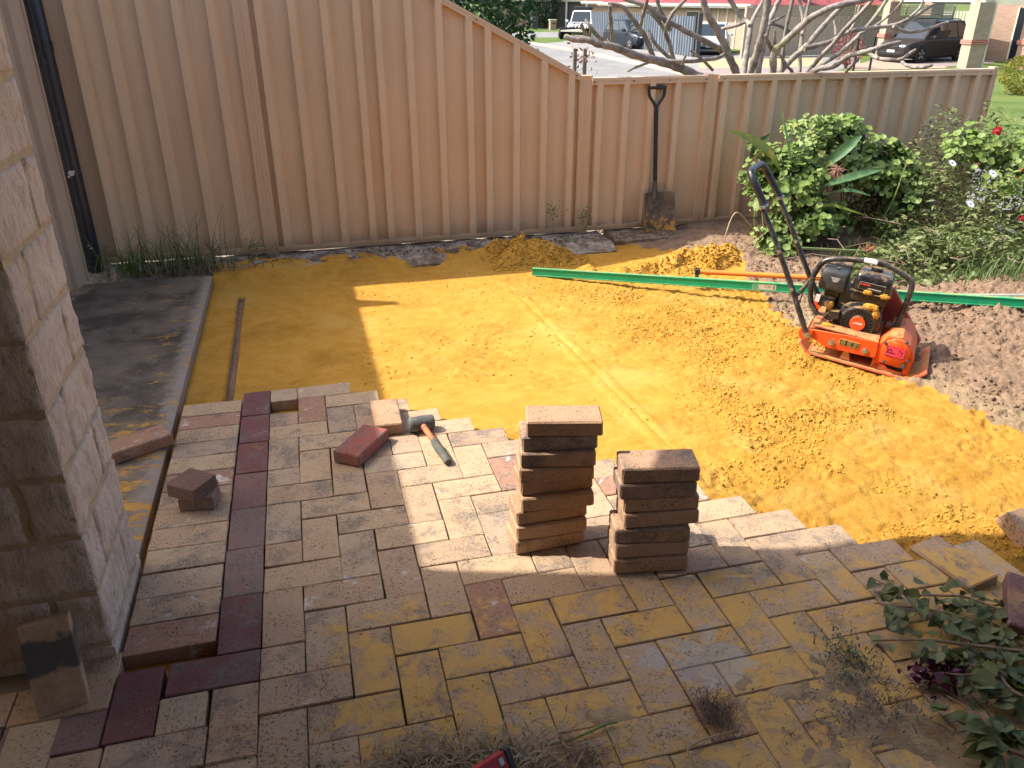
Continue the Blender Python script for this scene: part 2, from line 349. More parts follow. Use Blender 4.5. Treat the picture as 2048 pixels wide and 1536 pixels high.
# ================================================================== PAVING
def paver_mat(name, ca, cb, cc, white, dust):
    t = NT(name); oi = t.n('ShaderNodeObjectInfo'); rnd = oi.outputs['Random']
    off = t.n('ShaderNodeCombineXYZ'); t.l(t.math('MULTIPLY', rnd, 37.0), off.inputs[0]); t.l(t.math('MULTIPLY', rnd, 91.0), off.inputs[1])
    v = t.scale(t.coord('Object'), (1, 1, 1), off.outputs[0])
    big = t.noise(v, 9, 8, 0.68); mid = t.noise(v, 26, 6, 0.7); fine = t.noise(t.scale(v, (1.0, 0.42, 1.0)), 210, 4, 0.65); grain = t.noise(v, 900, 2)
    r2 = t.math('FRACT', t.math('MULTIPLY', rnd, 17.31)); r3 = t.math('FRACT', t.math('MULTIPLY', rnd, 53.77))
    c = t.mix(rnd, ca, cb); c = t.mix(t.ramp(r2, 0.92, 0.95), c, cc)
    c = t.mix(t.math('MULTIPLY', t.ramp(mid, 0.40, 0.66), 0.40), c, cb); r4 = t.math('FRACT', t.math('MULTIPLY', rnd, 131.7)); c = t.mix(t.math('MULTIPLY', t.ramp(r4, 0.6, 0.95), 0.35), c, (0.34, 0.285, 0.23))
    k = t.math('MULTIPLY', t.ramp(t.math('ADD', big, t.math('MULTIPLY', r3, 0.16)), 0.57, 0.74), 0.78)
    k = t.math('MULTIPLY', k, t.ramp(t.noise(v, 70, 5, 0.7), 0.26, 0.58)); c = t.mix(k, c, (0.15, 0.13, 0.115))                                           # grey smoke marks
    pit = t.math('MULTIPLY', t.ramp(fine, 0.52, 0.61), t.ramp(t.noise(v, 16, 5, 0.6), 0.34, 0.62)); c = t.mix(t.math('MULTIPLY', pit, 0.80), c, (0.055, 0.04, 0.032))
    wn = t.noise(v, 10, 6, 0.75, 0.4); c = t.mix(t.math('MULTIPLY', t.ramp(t.math('ADD', wn, t.math('MULTIPLY', r2, 0.13)), 0.68, 0.80), white), c, (0.62, 0.59, 0.55))
    if dust:
        P = t.coord('World'); sx = t.n('ShaderNodeSeparateXYZ'); t.l(P, sx.inputs[0])
        near = t.math('MULTIPLY', t.ramp(t.math('ADD', sx.outputs[1], t.math('MULTIPLY', sx.outputs[0], 0.10)), 0.04, 0.22, True), t.ramp(sx.outputs[0], 0.05, 0.30))
        near = t.math('ADD', t.math('MULTIPLY', near, 0.19), t.math('MULTIPLY', t.ramp(sx.outputs[1], -0.14, -0.32, True), 0.0))
        pn = t.noise(v, 13, 10, 0.72, 0.6)
        f = t.ramp(t.math('ADD', t.math('ADD', pn, near), t.math('MULTIPLY', r3, 0.10)), 0.665, 0.80)
        up = t.n('ShaderNodeSeparateXYZ'); t.l(t.n('ShaderNodeNewGeometry').outputs['Normal'], up.inputs[0])
        f = t.math('MULTIPLY', f, t.ramp(up.outputs[2], 0.5, 0.9))
        c = t.mix(t.math('MULTIPLY', f, dust), c, (0.54, 0.325, 0.095))
        cx = t.n('ShaderNodeMapping'); t.l(P, cx.inputs[0]); cx.inputs['Location'].default_value = (-1.13, 0.33, 0); cx.vector_type = 'POINT'
        ln = t.n('ShaderNodeVectorMath', operation='LENGTH'); m3 = t.n('ShaderNodeMapping'); t.l(cx.outputs[0], m3.inputs[0]); m3.inputs['Scale'].default_value = (5.0, 7.0, 0.0); t.l(m3.outputs[0], ln.inputs[0])
        sm = t.ramp(t.math('ADD', ln.outputs['Value'], t.math('MULTIPLY', t.math('SUBTRACT', t.noise(P, 9, 8, 0.7, 1.0), 0.5), 3.2)), 0.45, 0.85, True)
        c = t.mix(t.math('MULTIPLY', sm, 0.6), c, (0.36, 0.36, 0.34))                                  # pale cement smear
        hgt = t.math('ADD', t.math('MULTIPLY', fine, -0.5), t.math('MULTIPLY', t.math('MULTIPLY', f, t.noise(v, 60, 4)), 1.5))
    else: hgt = t.math('MULTIPLY', fine, -0.5)
    t.bump(t.math('ADD', hgt, t.math('ADD', t.math('MULTIPLY', grain, 0.15), t.math('MULTIPLY', mid, 0.6))), 0.45, 0.004)
    return t.out(c, 0.86, 0, 0.2)
m_tan = paver_mat('clay_paver_tan', (0.47, 0.338, 0.205), (0.40, 0.27, 0.172), (0.34, 0.185, 0.125), 0.8, 0.92)
m_red = paver_mat('clay_paver_red', (0.175, 0.073, 0.066), (0.15, 0.066, 0.066), (0.17, 0.085, 0.08), 0.18, 0.35)
m_loose = paver_mat('clay_paver_loose', (0.47, 0.305, 0.18), (0.40, 0.23, 0.14), (0.34, 0.18, 0.11), 0.35, 0)
m_loose_dark = paver_mat('clay_paver_dark', (0.24, 0.135, 0.095), (0.17, 0.10, 0.075), (0.20, 0.09, 0.06), 0.15, 0)
m_loose_red = paver_mat('clay_paver_brick_red', (0.33, 0.10, 0.07), (0.27, 0.085, 0.065), (0.30, 0.09, 0.07), 0.12, 0)
def paver_mesh(L, W, mat_, seed, T=0.05, bev=0.0022):
    r = random.Random(seed); b = MB().box(-L/2, L/2, -W/2, W/2, -T, 0, bev=bev)
    b.v = [(x+r.uniform(-.0011, .0011), y+r.uniform(-.0011, .0011), z+r.uniform(-.0007, .0007)) for x, y, z in b.v]
    return b.mesh('paver', mat_)
ML = {k: [paver_mesh(0.2287, 0.1129, m, i) for i in range(6)] for k, m in (('tan', m_tan), ('red', m_red))}
MH = {k: [paver_mesh(0.1129, 0.1129, m, i+20) for i in range(3)] for k, m in (('tan', m_tan), ('red', m_red))}
pav = empty('paving', (0, 0, 0)); tag(pav, kind='structure', label='herringbone clay paving with a red border course')
def lay(cx, cy, rot, kind='tan', half=False, dz=0.0, sx=1.0):
    o = link('paver', random.choice((MH if half else ML)[kind]), pav)
    o.location = (cx+random.uniform(-.0012, .0012), cy+random.uniform(-.0012, .0012), dz+random.uniform(-.0022, .001))
    o.rotation_euler = (random.gauss(0, .005), random.gauss(0, .005), rot+random.choice((0, math.pi))+random.gauss(0, .005)); o.scale = (sx, 1, 1); return o
for i in range(-9, 26):
    for j in range(-10, 14):
        k = (i+j) % 4
        if i < 0 and j > -3: continue
        if i+j > 14: continue
        x, y = i*H, j*H
        old = -0.002 if y < -0.3 else 0
        if k == 2:
            if i == -1 and j > -3: continue
            lay(x+H, y+H/2, 0, dz=old)
        elif k == 3 and i == 0 and j > -3: lay(x+H/2, y+H/2, 0, half=True, dz=old)
        elif k == 0 and i+j <= 12:
            if i == 0 and j == 12: lay(x+H/2, y+1.5*H, 0, half=True); continue          # cut piece, hole in front of it
            lay(x+H/2, y+H, math.pi/2, dz=old)
for n in range(7): lay(-H/2, (2*n+1)*H, math.pi/2, 'red')
for n in range(13): lay(-2.07*H, (n+1.0)*H, 0, 'tan', sx=1.045)
lay(-1*H, -0.5*H, 0, 'red'); lay(-2.58*H, -1.0*H, math.pi/2, 'red'); lay(-1.55*H, -1.5*H, 0, 'tan', True)
lay(-0.5*H, -2*H, math.pi/2, 'tan')
for x in (-4.1, -6.1): lay(x*H, -1.5*H, 0, 'red', dz=-0.002); lay((x-.0)*H, -0.5*H, 0, 'tan', dz=-0.002)
lay(-3.6*H, -0.0*H+0.025, 0, 'tan', True, dz=-0.003)

# grains of sand and dirt lying on the near pavers
n = 34000; u = -0.3+2.5*rng.random(n); v = -0.85+1.0*rng.random(n)
k = rng.random(n) < ss(0.10, -0.30, v+0.05*u)*ss(0.40, 0.62, fbm(u*7, v*7, 81, 4)); u, v = u[k], v[k]
i_ = np.clip(np.round((u-gu[0])/0.0098).astype(int), 0, nu-1); j_ = np.clip(np.round((v-gv[0])/0.0098).astype(int), 0, nv-1)
pg = np.stack([u, v, np.maximum(ZZ[i_, j_], 0.0003)], -1); h_ = rng.random(len(u)) < 0.86
crumbs('sand_grains', m_clod, pg[h_], 0.0006, 0.0030, 'grains of orange sand spilt on the near pavers', 'sand'); crumbs('dirt_grains', m_soilclod, pg[~h_], 0.0006, 0.0024, 'specks of dark dirt on the near pavers', 'dirt')

# ================================================================== SLAB, PLINTH
t = NT('stained_concrete'); P = t.coord('World'); a = t.noise(P, 3.0, 6, 0.65); b = t.noise(P, 17, 6, 0.7); f = t.noise(P, 120, 4, 0.7)
c = t.mix(t.ramp(a, 0.36, 0.60), (0.075, 0.058, 0.043), (0.185, 0.143, 0.102)); c = t.mix(t.math('MULTIPLY', t.ramp(b, 0.56, 0.72), 0.6), c, (0.33, 0.30, 0.27))
sx = t.n('ShaderNodeSeparateXYZ'); t.l(P, sx.inputs[0])
ed = t.math('MULTIPLY', t.ramp(t.math('ADD', sx.outputs[0], t.math('MULTIPLY', t.math('SUBTRACT', b, 0.5), 0.12)), -0.47, -0.40), 0.75); c = t.mix(ed, c, (0.34, 0.285, 0.235))
sd = t.math('MULTIPLY', t.ramp(sx.outputs[0], -0.80, -0.48), t.ramp(t.math('ADD', t.noise(t.scale(P, (1, 2.2, 1)), 6.5, 9, 0.75), t.math('MULTIPLY', t.ramp(sx.outputs[1], 0.9, 2.0, True), 0.07)), 0.555, 0.63)); c = t.mix(t.math('MULTIPLY', sd, 0.9), c, (0.55, 0.29, 0.05))
t.bump(t.math('ADD', t.math('MULTIPLY', f, 0.4), t.math('MULTIPLY', sd, 0.6)), 0.5, 0.006); m_slab = t.out(c, 0.85, 0, 0.25)
t = NT('old_mortar_edge'); P = t.coord('World'); b = t.noise(P, 9, 6, 0.7)
c = t.mix(t.ramp(b, 0.4, 0.62), (0.17, 0.125, 0.085), (0.40, 0.34, 0.27)); c = t.mix(t.ramp(t.noise(P, 4.1, 5), 0.55, 0.66), c, (0.13, 0.09, 0.06)); t.bump(t.noise(P, 60, 6, 0.7), 0.8, 0.012); m_plinth = t.out(c, 0.92, 0, 0.15)
def rough_slab(name, x0, x1, y0, y1, z0, ztop, nx, ny, amp, mat_, seed):
    us = np.linspace(x0, x1, nx); vs = np.linspace(y0, y1, ny); A, B = np.meshgrid(us, vs, indexing='ij')
    Z = ztop(A, B)+(fbm(A*9, B*9, seed, 4)-0.47)*amp
    V = np.stack([A, B, Z], -1).reshape(-1, 3).tolist(); F = [(i*ny+j, (i+1)*ny+j, (i+1)*ny+j+1, i*ny+j+1) for i in range(nx-1) for j in range(ny-1)]
    rim = [(i, 0) for i in range(nx)]+[(nx-1, j) for j in range(1, ny)]+[(i, ny-1) for i in range(nx-2, -1, -1)]+[(0, j) for j in range(ny-2, 0, -1)]
    k0 = len(V); V += [(us[i], vs[j]+(vn(np.array(us[i]*14.), np.array(3.), seed)-0.5)*0.03*(j == 0), z0) for i, j in rim]
    for q in range(len(rim)):
        a, b = rim[q], rim[(q+1) % len(rim)]; F.append((a[0]*ny+a[1], k0+q, k0+(q+1) % len(rim), b[0]*ny+b[1]))
    b = MB(); b.v = [tuple(p) for p in V]; b.f = F
    return b.build(name, mat_, smooth=True, sharp=50)
o = rough_slab('concrete_slab', -2.2, -0.386, 0.30, 3.42, -0.12, lambda A, B: 0.002-0.008*ss(-0.40, -0.386, A)-0.006*ss(0.012, 0.0, np.abs(B-2.12)), 70, 120, 0.004, m_slab, 71); tag(o, kind='structure')
o = rough_slab('concrete_plinth', -2.2, 2.35, 3.44, 4.05, -0.15, lambda A, B: -0.005-0.035*ss(3.56, 3.44, B+(fbm(A*6, A*0, 5, 3)-0.45)*0.14), 190, 26, 0.035, m_plinth, 73); tag(o, kind='structure')
m_lime = mat('limestone_edging', (0.16, 0.115, 0.075), (0.30, 0.23, 0.15), sc=12, rough=0.9, bump=0.7, bsc=70, bd=0.01)
for q, (a0, a1) in enumerate(((2.40, 3.05), (3.07, 3.72), (3.74, 4.4), (4.42, 5.1), (5.12, 5.7))):
    o = rough_slab('edging_block', a0, a1, 3.60, 4.0, -0.15, lambda A, B: -0.002-0.02*ss(3.66, 3.60, B), 26, 12, 0.02, m_lime, 75+q)
    tag(o, ('worn limestone edging block under the fence, holding the shovel', 'second limestone edging block along the fence, left of the leafy shrub', 'limestone edging block behind the leafy shrub', 'limestone edging block at the foot of the long low panel', 'last limestone edging block before the end post')[q], 'edging', 'edging blocks under the low fence')

# ================================================================== FENCE
t = NT('tan_steel_sheet'); P = t.coord('World'); a = t.noise(P, 2.5, 4); b = t.noise(t.scale(P, (22, 22, 1.2)), 3, 3)
c = t.mix(t.ramp(a, 0.35, 0.65), (0.61, 0.43, 0.272), (0.64, 0.455, 0.292)); c = t.mix(t.math('MULTIPLY', t.ramp(b, 0.5, 0.8), 0.25), c, (0.52, 0.36, 0.225))
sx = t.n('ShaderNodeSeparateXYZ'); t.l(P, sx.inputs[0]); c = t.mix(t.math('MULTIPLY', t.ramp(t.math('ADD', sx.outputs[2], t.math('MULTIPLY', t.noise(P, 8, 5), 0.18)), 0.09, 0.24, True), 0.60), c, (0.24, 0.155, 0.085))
sk = t.ramp(t.noise(P, 70, 2, 0.4), 0.80, 0.83); c = t.mix(sk, c, (0.06, 0.04, 0.03))
t.bump(t.noise(t.scale(P, (1, 1, 0.3)), 2.6, 4, 0.55), 0.35, 0.03); m_fence = t.out(c, 0.42, 0.0, 0.4)
VF = 3.85
def topz(u): return 2.0 if u < 0.41 else (2.0-0.508*(u-0.41) if u < 2.2 else 1.083)
fence = empty('boundary_fence', (2.2, VF, 0), 'tan ribbed steel fence stepping down from tall to low behind the sand', 'fence')
fence_off = Vector((2.2, VF, 0))
def fpart(b, name, smooth=False):
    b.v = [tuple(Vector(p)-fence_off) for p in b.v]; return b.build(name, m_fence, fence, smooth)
def sheet(u0, u1):
    poly = [(u0, 0)]; u = u0+0.03
    while u+0.085 < u1:
        poly += [(u+0.004, 0.0), (u+0.011, -0.044), (u+0.052, -0.044), (u+0.072, 0.0), (u+0.112, 0.0), (u+0.114, -0.0009), (u+0.119, -0.0009), (u+0.121, 0.0), (u+0.150, 0.0), (u+0.152, -0.0009), (u+0.157, -0.0009), (u+0.159, 0)]; u += 0.196
    poly = [p for p in poly if p[0] < u1-0.004]+[(u1, 0)]
    b = MB(); n = len(poly); b.v = [(p[0], VF+p[1], 0.03) for p in poly]+[(p[0], VF+p[1], topz(p[0])-0.02) for p in poly]
    b.f = [(i, i+1, n+i+1, n+i) for i in range(n-1)]
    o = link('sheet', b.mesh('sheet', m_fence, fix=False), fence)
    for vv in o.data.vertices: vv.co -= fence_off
def cpost(u, ztop):                                        # one C-shaped post
    b = MB(); w_, d_ = 0.047, 0.052
    b.box(u-w_/2, u+w_/2, VF-d_/2, VF+d_/2, -0.06, ztop)
    for k in (-1, 1): b.box(u+k*0.013-0.004, u+k*0.013+0.004, VF-d_/2-0.004, VF-d_/2, -0.06, ztop)
    fpart(b, 'post')
def rail(u0, u1, bottom=False):
    b = MB(); seg = [u0]+[x for x in (0.41,) if u0 < x < u1]+[u1]
    for a, c in zip(seg[:-1], seg[1:]):
        za, zc = (0.012+0.034, 0.012+0.034) if bottom else (topz(a), topz(c))
        h = 0.034 if bottom else 0.045
        for (y0, y1, o0, o1) in ((VF-0.040, VF+0.028, 0.0, -h), (VF-0.0445, VF-0.0405, -0.010, -0.018), (VF-0.0445, VF-0.0405, -h+0.010, -h+0.002)):
            vs = [(x, y, z+o) for (x, z) in ((a, za), (c, zc)) for y in (y0, y1) for o in (o0, o1)]
            b.add(vs, [(0, 1, 3, 2), (4, 6, 7, 5), (0, 4, 5, 1), (2, 3, 7, 6), (0, 2, 6, 4), (1, 5, 7, 3)])
    fpart(b, 'bottom_rail' if bottom else 'top_rail')
posts = [(-0.020, 2.0), (2.205, 1.10), (3.165, 1.09), (5.60, 1.09)]
for (u, zt) in posts[:3]: cpost(u-0.0236, zt); cpost(u+0.0236, zt)
cpost(5.60, 1.095)
for (a, b_) in ((-2.4, -0.062), (0.022, 2.163), (2.247, 3.123), (3.207, 5.585)):
    rail(a, b_); rail(a, b_, True)
    n = max(1, round((b_-a)/0.784)); stp = (b_-a)/n
    for q in range(n): sheet(a+q*stp, a+(q+1)*stp)

m_scr = mat('screw_head', (0.30, 0.22, 0.15), (0.14, 0.09, 0.06), sc=200, rough=0.5)
scr = MB().lathe([(0.007, 0), (0.007, 0.003), (0.004, 0.005)], 8, Matrix.Rotation(R_(90), 4, 'X')).mesh('screw', m_scr)
for (a, b_) in ((-2.4, -0.062), (0.022, 2.163), (2.247, 3.123), (3.207, 5.585)):
    for f in (0.02, 0.35, 0.66, 0.985):
        x = a+(b_-a)*f
        if topz(x) < 1.6: link('screw', scr, fence, Vector((x, VF-0.0405, topz(x)-0.024))-fence_off)
        link('screw', scr, fence, Vector((x+0.01, VF-0.0405, 0.029))-fence_off)

# ================================================================== PILLAR, SIDE PANEL, DOWNPIPE, ROOF
t = NT('split_limestone_block'); v = t.coord('World'); a = t.noise(v, 5, 5, 0.6); b = t.noise(t.scale(v, (1, 1, 0.35)), 38, 6, 0.75, 0.5); f = t.noise(v, 190, 4, 0.7)
c = t.mix(t.ramp(a, 0.35, 0.65), (0.66, 0.515, 0.405), (0.72, 0.585, 0.47)); c = t.mix(t.math('MULTIPLY', t.ramp(b, 0.44, 0.68), 0.55), c, (0.34, 0.245, 0.18)); c = t.mix(t.math('MULTIPLY', t.ramp(t.noise(t.scale(v, (1, 1, 0.5)), 75, 5, 0.7), 0.55, 0.66), 0.55), c, (0.26, 0.185, 0.14))
t.bump(t.math('ADD', b, t.math('MULTIPLY', f, 0.4)), 0.9, 0.010); m_block = t.out(c, 0.9, 0, 0.2)
m_mortar = mat('cream_mortar', (0.50, 0.37, 0.23), (0.42, 0.31, 0.20), sc=20, rough=0.95, bump=0.5, bsc=200)
PX, PY, PW = -0.375, 0.075, 0.40
pil = empty('limestone_pillar', (PX-PW/2, PY+PW/2, 0), 'square pillar of split limestone blocks with cream joints at the left edge', 'pillar')
MB().box(-PW/2+0.005, PW/2-0.005, -PW/2+0.005, PW/2-0.005, 0, 2.40).build('mortar', m_mortar, pil)
def block(x0, x1, y0, y1, z0, z1, seed):
    b = bmesh.new(); bmesh.ops.create_cube(b, size=1.0)
    bmesh.ops.subdivide_edges(b, edges=b.edges[:], cuts=9, use_grid_fill=True)
    r = random.Random(seed); ox, oy = r.uniform(0, 50), r.uniform(0, 50)
    for q in b.verts:
        n = Vector([round(c*2) if abs(abs(c)-0.5) < 1e-4 else 0 for c in q.co]); nn = sum(abs(c) > 0 for c in n)
        p = Vector((x0+(q.co.x+.5)*(x1-x0), y0+(q.co.y+.5)*(y1-y0), z0+(q.co.z+.5)*(z1-z0)))
        d = float(fbm(np.array((p.x+p.y)*22+ox), np.array(p.z*22+oy), 3, 3))-0.45
        p += n.normalized()*(d*0.016+(float(vn(np.array((p.x+p.y)*130+ox), np.array(p.z*60+oy), 8))-0.5)*0.006-(0.004 if nn > 1 else 0)) if nn else Vector()
        q.co = p
    me = bpy.data.meshes.new('block'); b.to_mesh(me); b.free(); me.materials.append(m_block)
    me.polygons.foreach_set('use_smooth', [True]*len(me.polygons)); link('block', me, pil)
hw = PW/2; z = 0.035; crs = 0
MB().box(-hw-0.002, hw+0.002, -hw-0.002, hw+0.002, -0.04, 0.026).build('base_course', m_block, pil)
while z < 2.36:
    z1 = min(z+0.163, 2.40); tk = 0.115; j = 0.006
    if crs % 2 == 0:
        rs = [(-hw, hw-tk-j, -hw, -hw+tk), (hw-tk+j, hw, -hw, hw-tk-j), (-hw+tk+j, hw, hw-tk+j, hw), (-hw, -hw+tk-j, -hw+tk+j, hw)]
    else:
        rs = [(-hw+tk+j, hw, -hw, -hw+tk), (hw-tk, hw, -hw+tk+2*j, hw), (-hw, hw-tk-2*j, hw-tk, hw), (-hw, -hw+tk-j, -hw, hw-tk-2*j)]
    for q, rr in enumerate(rs): block(*rr, z, z1, crs*10+q)
    z += 0.1742; crs += 1
# ribbed tan metal panel behind the pillar
m_panel = mat('beige_metal_panel', (0.44, 0.335, 0.235), (0.41, 0.31, 0.215), sc=3, rough=0.5, spec=0.4)
sp_ = empty('side_screen', (-1.10, 3.41, 0), 'beige folded metal screen between the pillar and the black downpipe', 'screen')
dv = Vector((-0.30, -0.95, 0)).normalized(); nv_ = Vector((0.95, -0.30, 0)).normalized(); poly = []
for k in range(9):
    s0 = k*0.17
    poly += [(s0, 0.0), (s0+0.085, 0.0), (s0+0.10, 0.025), (s0+0.155, 0.025)]
b = MB(); n = len(poly); b.v = [tuple(dv*p[0]+nv_*p[1]+Vector((0, 0, zz))) for zz in (0.03, 1.62) for p in poly]; b.f = [(i, i+1, n+i+1, n+i) for i in range(n-1)]
b.build('sheet', m_panel, sp_, fix=False)
b = MB(); b.box(-0.02, 0.006, -0.012, 0.02, 0.02, 1.62); b.build("edge_trim", m_panel, sp_)
m_dark = mat('olive_wall_paint', (0.17, 0.14, 0.10), (0.14, 0.115, 0.085), sc=4, rough=0.8)
o = MB().box(-2.3, -1.30, 3.55, 3.60, 0, 2.4).build('wall_return', m_dark); tag(o, 'dull olive wall seen in the gap beside the black downpipe', 'wall')
m_pipe = mat('navy_pvc', (0.012, 0.013, 0.022), (0.018, 0.019, 0.028), sc=5, rough=0.38, spec=0.5, c3=(0.05, 0.05, 0.06), sc3=30)
a = PV(78, 0, 3.74); b_ = PV(181, 492, 3.74)
dp = empty('downpipe', (b_.x, 3.74, 0), 'black round downpipe standing against the tall fence at left', 'downpipe')
MB().tube([(0, 0, -0.02), (0, 0, 1.2), (0, 0, 1.70), (-0.10, 0, 1.84), (-0.62, 0, 2.36)], 0.047, 20).build('pipe', m_pipe, dp, True)
MB().tube([(0, 0, 1.30), (0, 0, 1.36)], 0.051, 20).box(-0.26, -0.05, -0.006, 0.006, 1.305, 1.355).build('bracket', m_pipe, dp)
b = MB()
for (x, z, r) in ((0.0, 0.62, 0.016), (-0.018, 0.60, 0.008), (0.0, 0.17, 0.006), (0.012, 0.15, 0.007), (0.016, 0.63, 0.007)):
    b.lathe([(r*(0.8+0.4*random.random()), 0), (r*0.5, 0.0015)], 7, Matrix.Translation((x, -0.0465, z)) @ Matrix.Rotation(R_(90), 4, 'X'))
b.build('paint_splash', mat('pale_paint', (0.5, 0.48, 0.46), rough=0.8), dp)
# patio roof overhead: its eaves throw the shade that fills the left and the front
ZR = 2.42; sh = Vector((-SUN.x/SUN.z, -SUN.y/SUN.z))*ZR
out = [(0.415, 3.30), (0.412, 2.9), (0.45, 0.7), (0.455, 0.235), (0.553, 0.196), (0.794, 0.122), (1.022, 0.061), (1.42, -0.045), (1.50, 0.06), (1.71, 0.023), (2.02, 0.03), (2.44, -0.08), (4.6, -0.8)]
poly = [(x-sh.x, y-sh.y) for x, y in out]
poly += [(poly[-1][0], -3.4), (-3.6, -3.4), (-3.6, poly[0][1])]
m_roof = mat('roof_lining', (0.46, 0.43, 0.39), rough=0.7); m_gut = mat('gutter_steel', (0.40, 0.32, 0.26), rough=0.5)
rf = empty('patio_roof', (-1.5, 0, ZR), 'patio roof over the front of the yard, above the view', 'roof')
MB().prism([(x+1.5, y) for x, y in poly], 0.0, 0.025, 'z').build('roof_deck', m_roof, rf)

# unseen house walls, added to block sky light, and the floor below everything
m_hw = mat('added_wall_paint', (0.34, 0.27, 0.21), (0.30, 0.24, 0.185), sc=3, rough=0.85)
o = MB().box(-3.6, 4.4, -3.75, -3.45, -0.1, 2.42).build('added_house_wall', m_hw); tag(o, 'unseen house wall added behind the viewer to block sky light', 'wall')
o = MB().box(-2.3, -2.05, -3.449, 0.25, -0.1, 2.415).build('added_house_wall', m_hw); tag(o, 'unseen house wall added on the left of the patio to block sky light', 'wall')  # unseen, added to keep sky light off the pillar front and near paving
m_sub = mat('subsoil', (0.16, 0.115, 0.075), (0.22, 0.16, 0.10), sc=4, rough=0.95, coord='World', bump=0.4, bsc=80)
o = MB().add([(-9, -9, -0.16), (14, -9, -0.16), (14, 3.9, -0.16), (-9, 3.9, -0.16)], [(0, 1, 2, 3)]).build('subsoil', m_sub, fix=False); tag(o, kind='structure')
o = MB().add([(-3.6, -3.45, -0.012), (-0.386, -3.45, -0.012), (-0.386, 0.30, -0.012), (-3.6, 0.30, -0.012)], [(0, 1, 2, 3)]).build('dirt_strip', m_sub, fix=False); tag(o, kind='structure')
o = MB().add([(-0.386, -3.45, -0.014), (4.4, -3.45, -0.014), (4.4, -1.148, -0.014), (-0.386, -1.148, -0.014)], [(0, 1, 2, 3)]).build('patio_floor', m_sub, fix=False); tag(o, kind='structure')
# ================================================================== LOOSE PAVERS
FULL = {n: [paver_mesh(0.2285, 0.1125, m, 60+i, 0.0492, 0.0045) for i in range(3)] for n, m in (('tan', m_loose), ('dark', m_loose_dark), ('red', m_loose_red), ('maroon', m_red), ('dusty', m_tan))}
t = NT('clay_paver_smudged'); v = t.coord('Object'); n1 = t.noise(v, 22, 5, 0.65); n2 = t.noise(v, 220, 3); sx = t.n('ShaderNodeSeparateXYZ'); t.l(v, sx.inputs[0])
c = t.mix(t.ramp(n1, 0.4, 0.6), (0.44, 0.30, 0.19), (0.36, 0.235, 0.15)); q_ = t.math('ADD', t.math('ABSOLUTE', t.math('SUBTRACT', sx.outputs[0], 0.03)), t.math('MULTIPLY', t.math('SUBTRACT', n1, 0.5), 0.09))
c = t.mix(t.math('MULTIPLY', t.ramp(q_, 0.035, 0.052, True), 0.9), c, (0.075, 0.07, 0.068)); c = t.mix(t.math('MULTIPLY', t.ramp(n2, 0.6, 0.7), 0.6), c, (0.06, 0.045, 0.035)); t.bump(n1, 0.4, 0.005)
FULL['smudged'] = [paver_mesh(0.2285, 0.1125, t.out(c, 0.88, 0, 0.2), 66)]
HALF = {n: [paver_mesh(0.115, 0.1125, m, 80+i) for i in range(2)] for n, m in (('tan', m_loose), ('dark', m_loose_dark))}
def loose(loc, rot, kind, label, group=None, half=False, name='loose_paver'):
    o = link(name, random.choice((HALF if half else FULL)[kind]), None, loc, rot); return tag(o, label, 'paver', group)
ORD = ['topmost', 'second from top', 'third from top', 'fourth from top', 'middle', 'sixth from top', 'seventh from top', 'second from bottom', 'lowest']
rs_ = random.Random(3)
offs1 = [(0, 0), (-.012, .004), (-.020, .0), (-.024, -.004), (-.018, .006), (-.020, -.004), (-.034, .004), (-.036, .0), (-.040, -.002)]
for k in range(9):
    ang = R_(-12+16*(k/8)**1.2+rs_.uniform(-3.5, 3.5)); c, s = math.cos(ang), math.sin(ang)
    fx, fy = 0.807+offs1[k][0], 0.250-0.038*k/8+offs1[k][1]
    cx, cy = fx+c*0.1143-s*0.0563, fy+s*0.1143+c*0.0563
    loose((cx, cy, 0.452-0.05*k), (rs_.gauss(0, .004), rs_.gauss(0, .004), ang), 'tan' if k != 5 else 'tan', ORD[k]+' paver of the tall nine-high stack beside the sand', 'pavers of the tall stack')
ORD7 = ['topmost', 'second from top', 'third from top', 'middle', 'third from bottom', 'second from bottom', 'lowest']
offs2 = [(0, 0), (-.006, -.004), (.008, .002), (.010, -.003), (-.018, .004), (-.016, .0), (-.020, -.003)]
for k in range(7):
    ang = R_(-12+4*k/6+rs_.uniform(-3.5, 3.5)); c, s = math.cos(ang), math.sin(ang)
    fx, fy = 1.052+offs2[k][0], 0.084-0.034*k/6+offs2[k][1]
    cx, cy = fx+c*0.1143-s*0.0563, fy+s*0.1143+c*0.0563
    loose((cx, cy, 0.352-0.05*k), (rs_.gauss(0, .004), rs_.gauss(0, .004), ang), 'tan', ORD7[k]+' paver of the shorter seven-high stack, right of the tall one', 'pavers of the short stack')
loose((0.353, 0.985, 0.0515), (0.0, 0.01, R_(55)), 'red', 'brick-red paver lying askew across the shadow edge, left of the mallet')
loose((0.470, 1.192, 0.0515), (0, 0, R_(89)), 'tan', 'pale sunlit paver raised on the paving behind the red one')
loose((-0.236, 0.765, 0.1015), (0.02, 0, R_(54)), 'dark', 'brown half paver turned on top of another beside the red border', half=True)
loose((-0.222, 0.775, 0.0515), (0, 0, R_(-5)), 'dark', 'dark half paver under the turned one beside the red border', half=True)
loose((-0.482, 1.205, 0.0535), (0, 0, R_(29)), 'tan', 'paver lying at a slant on the dark slab behind the pillar')
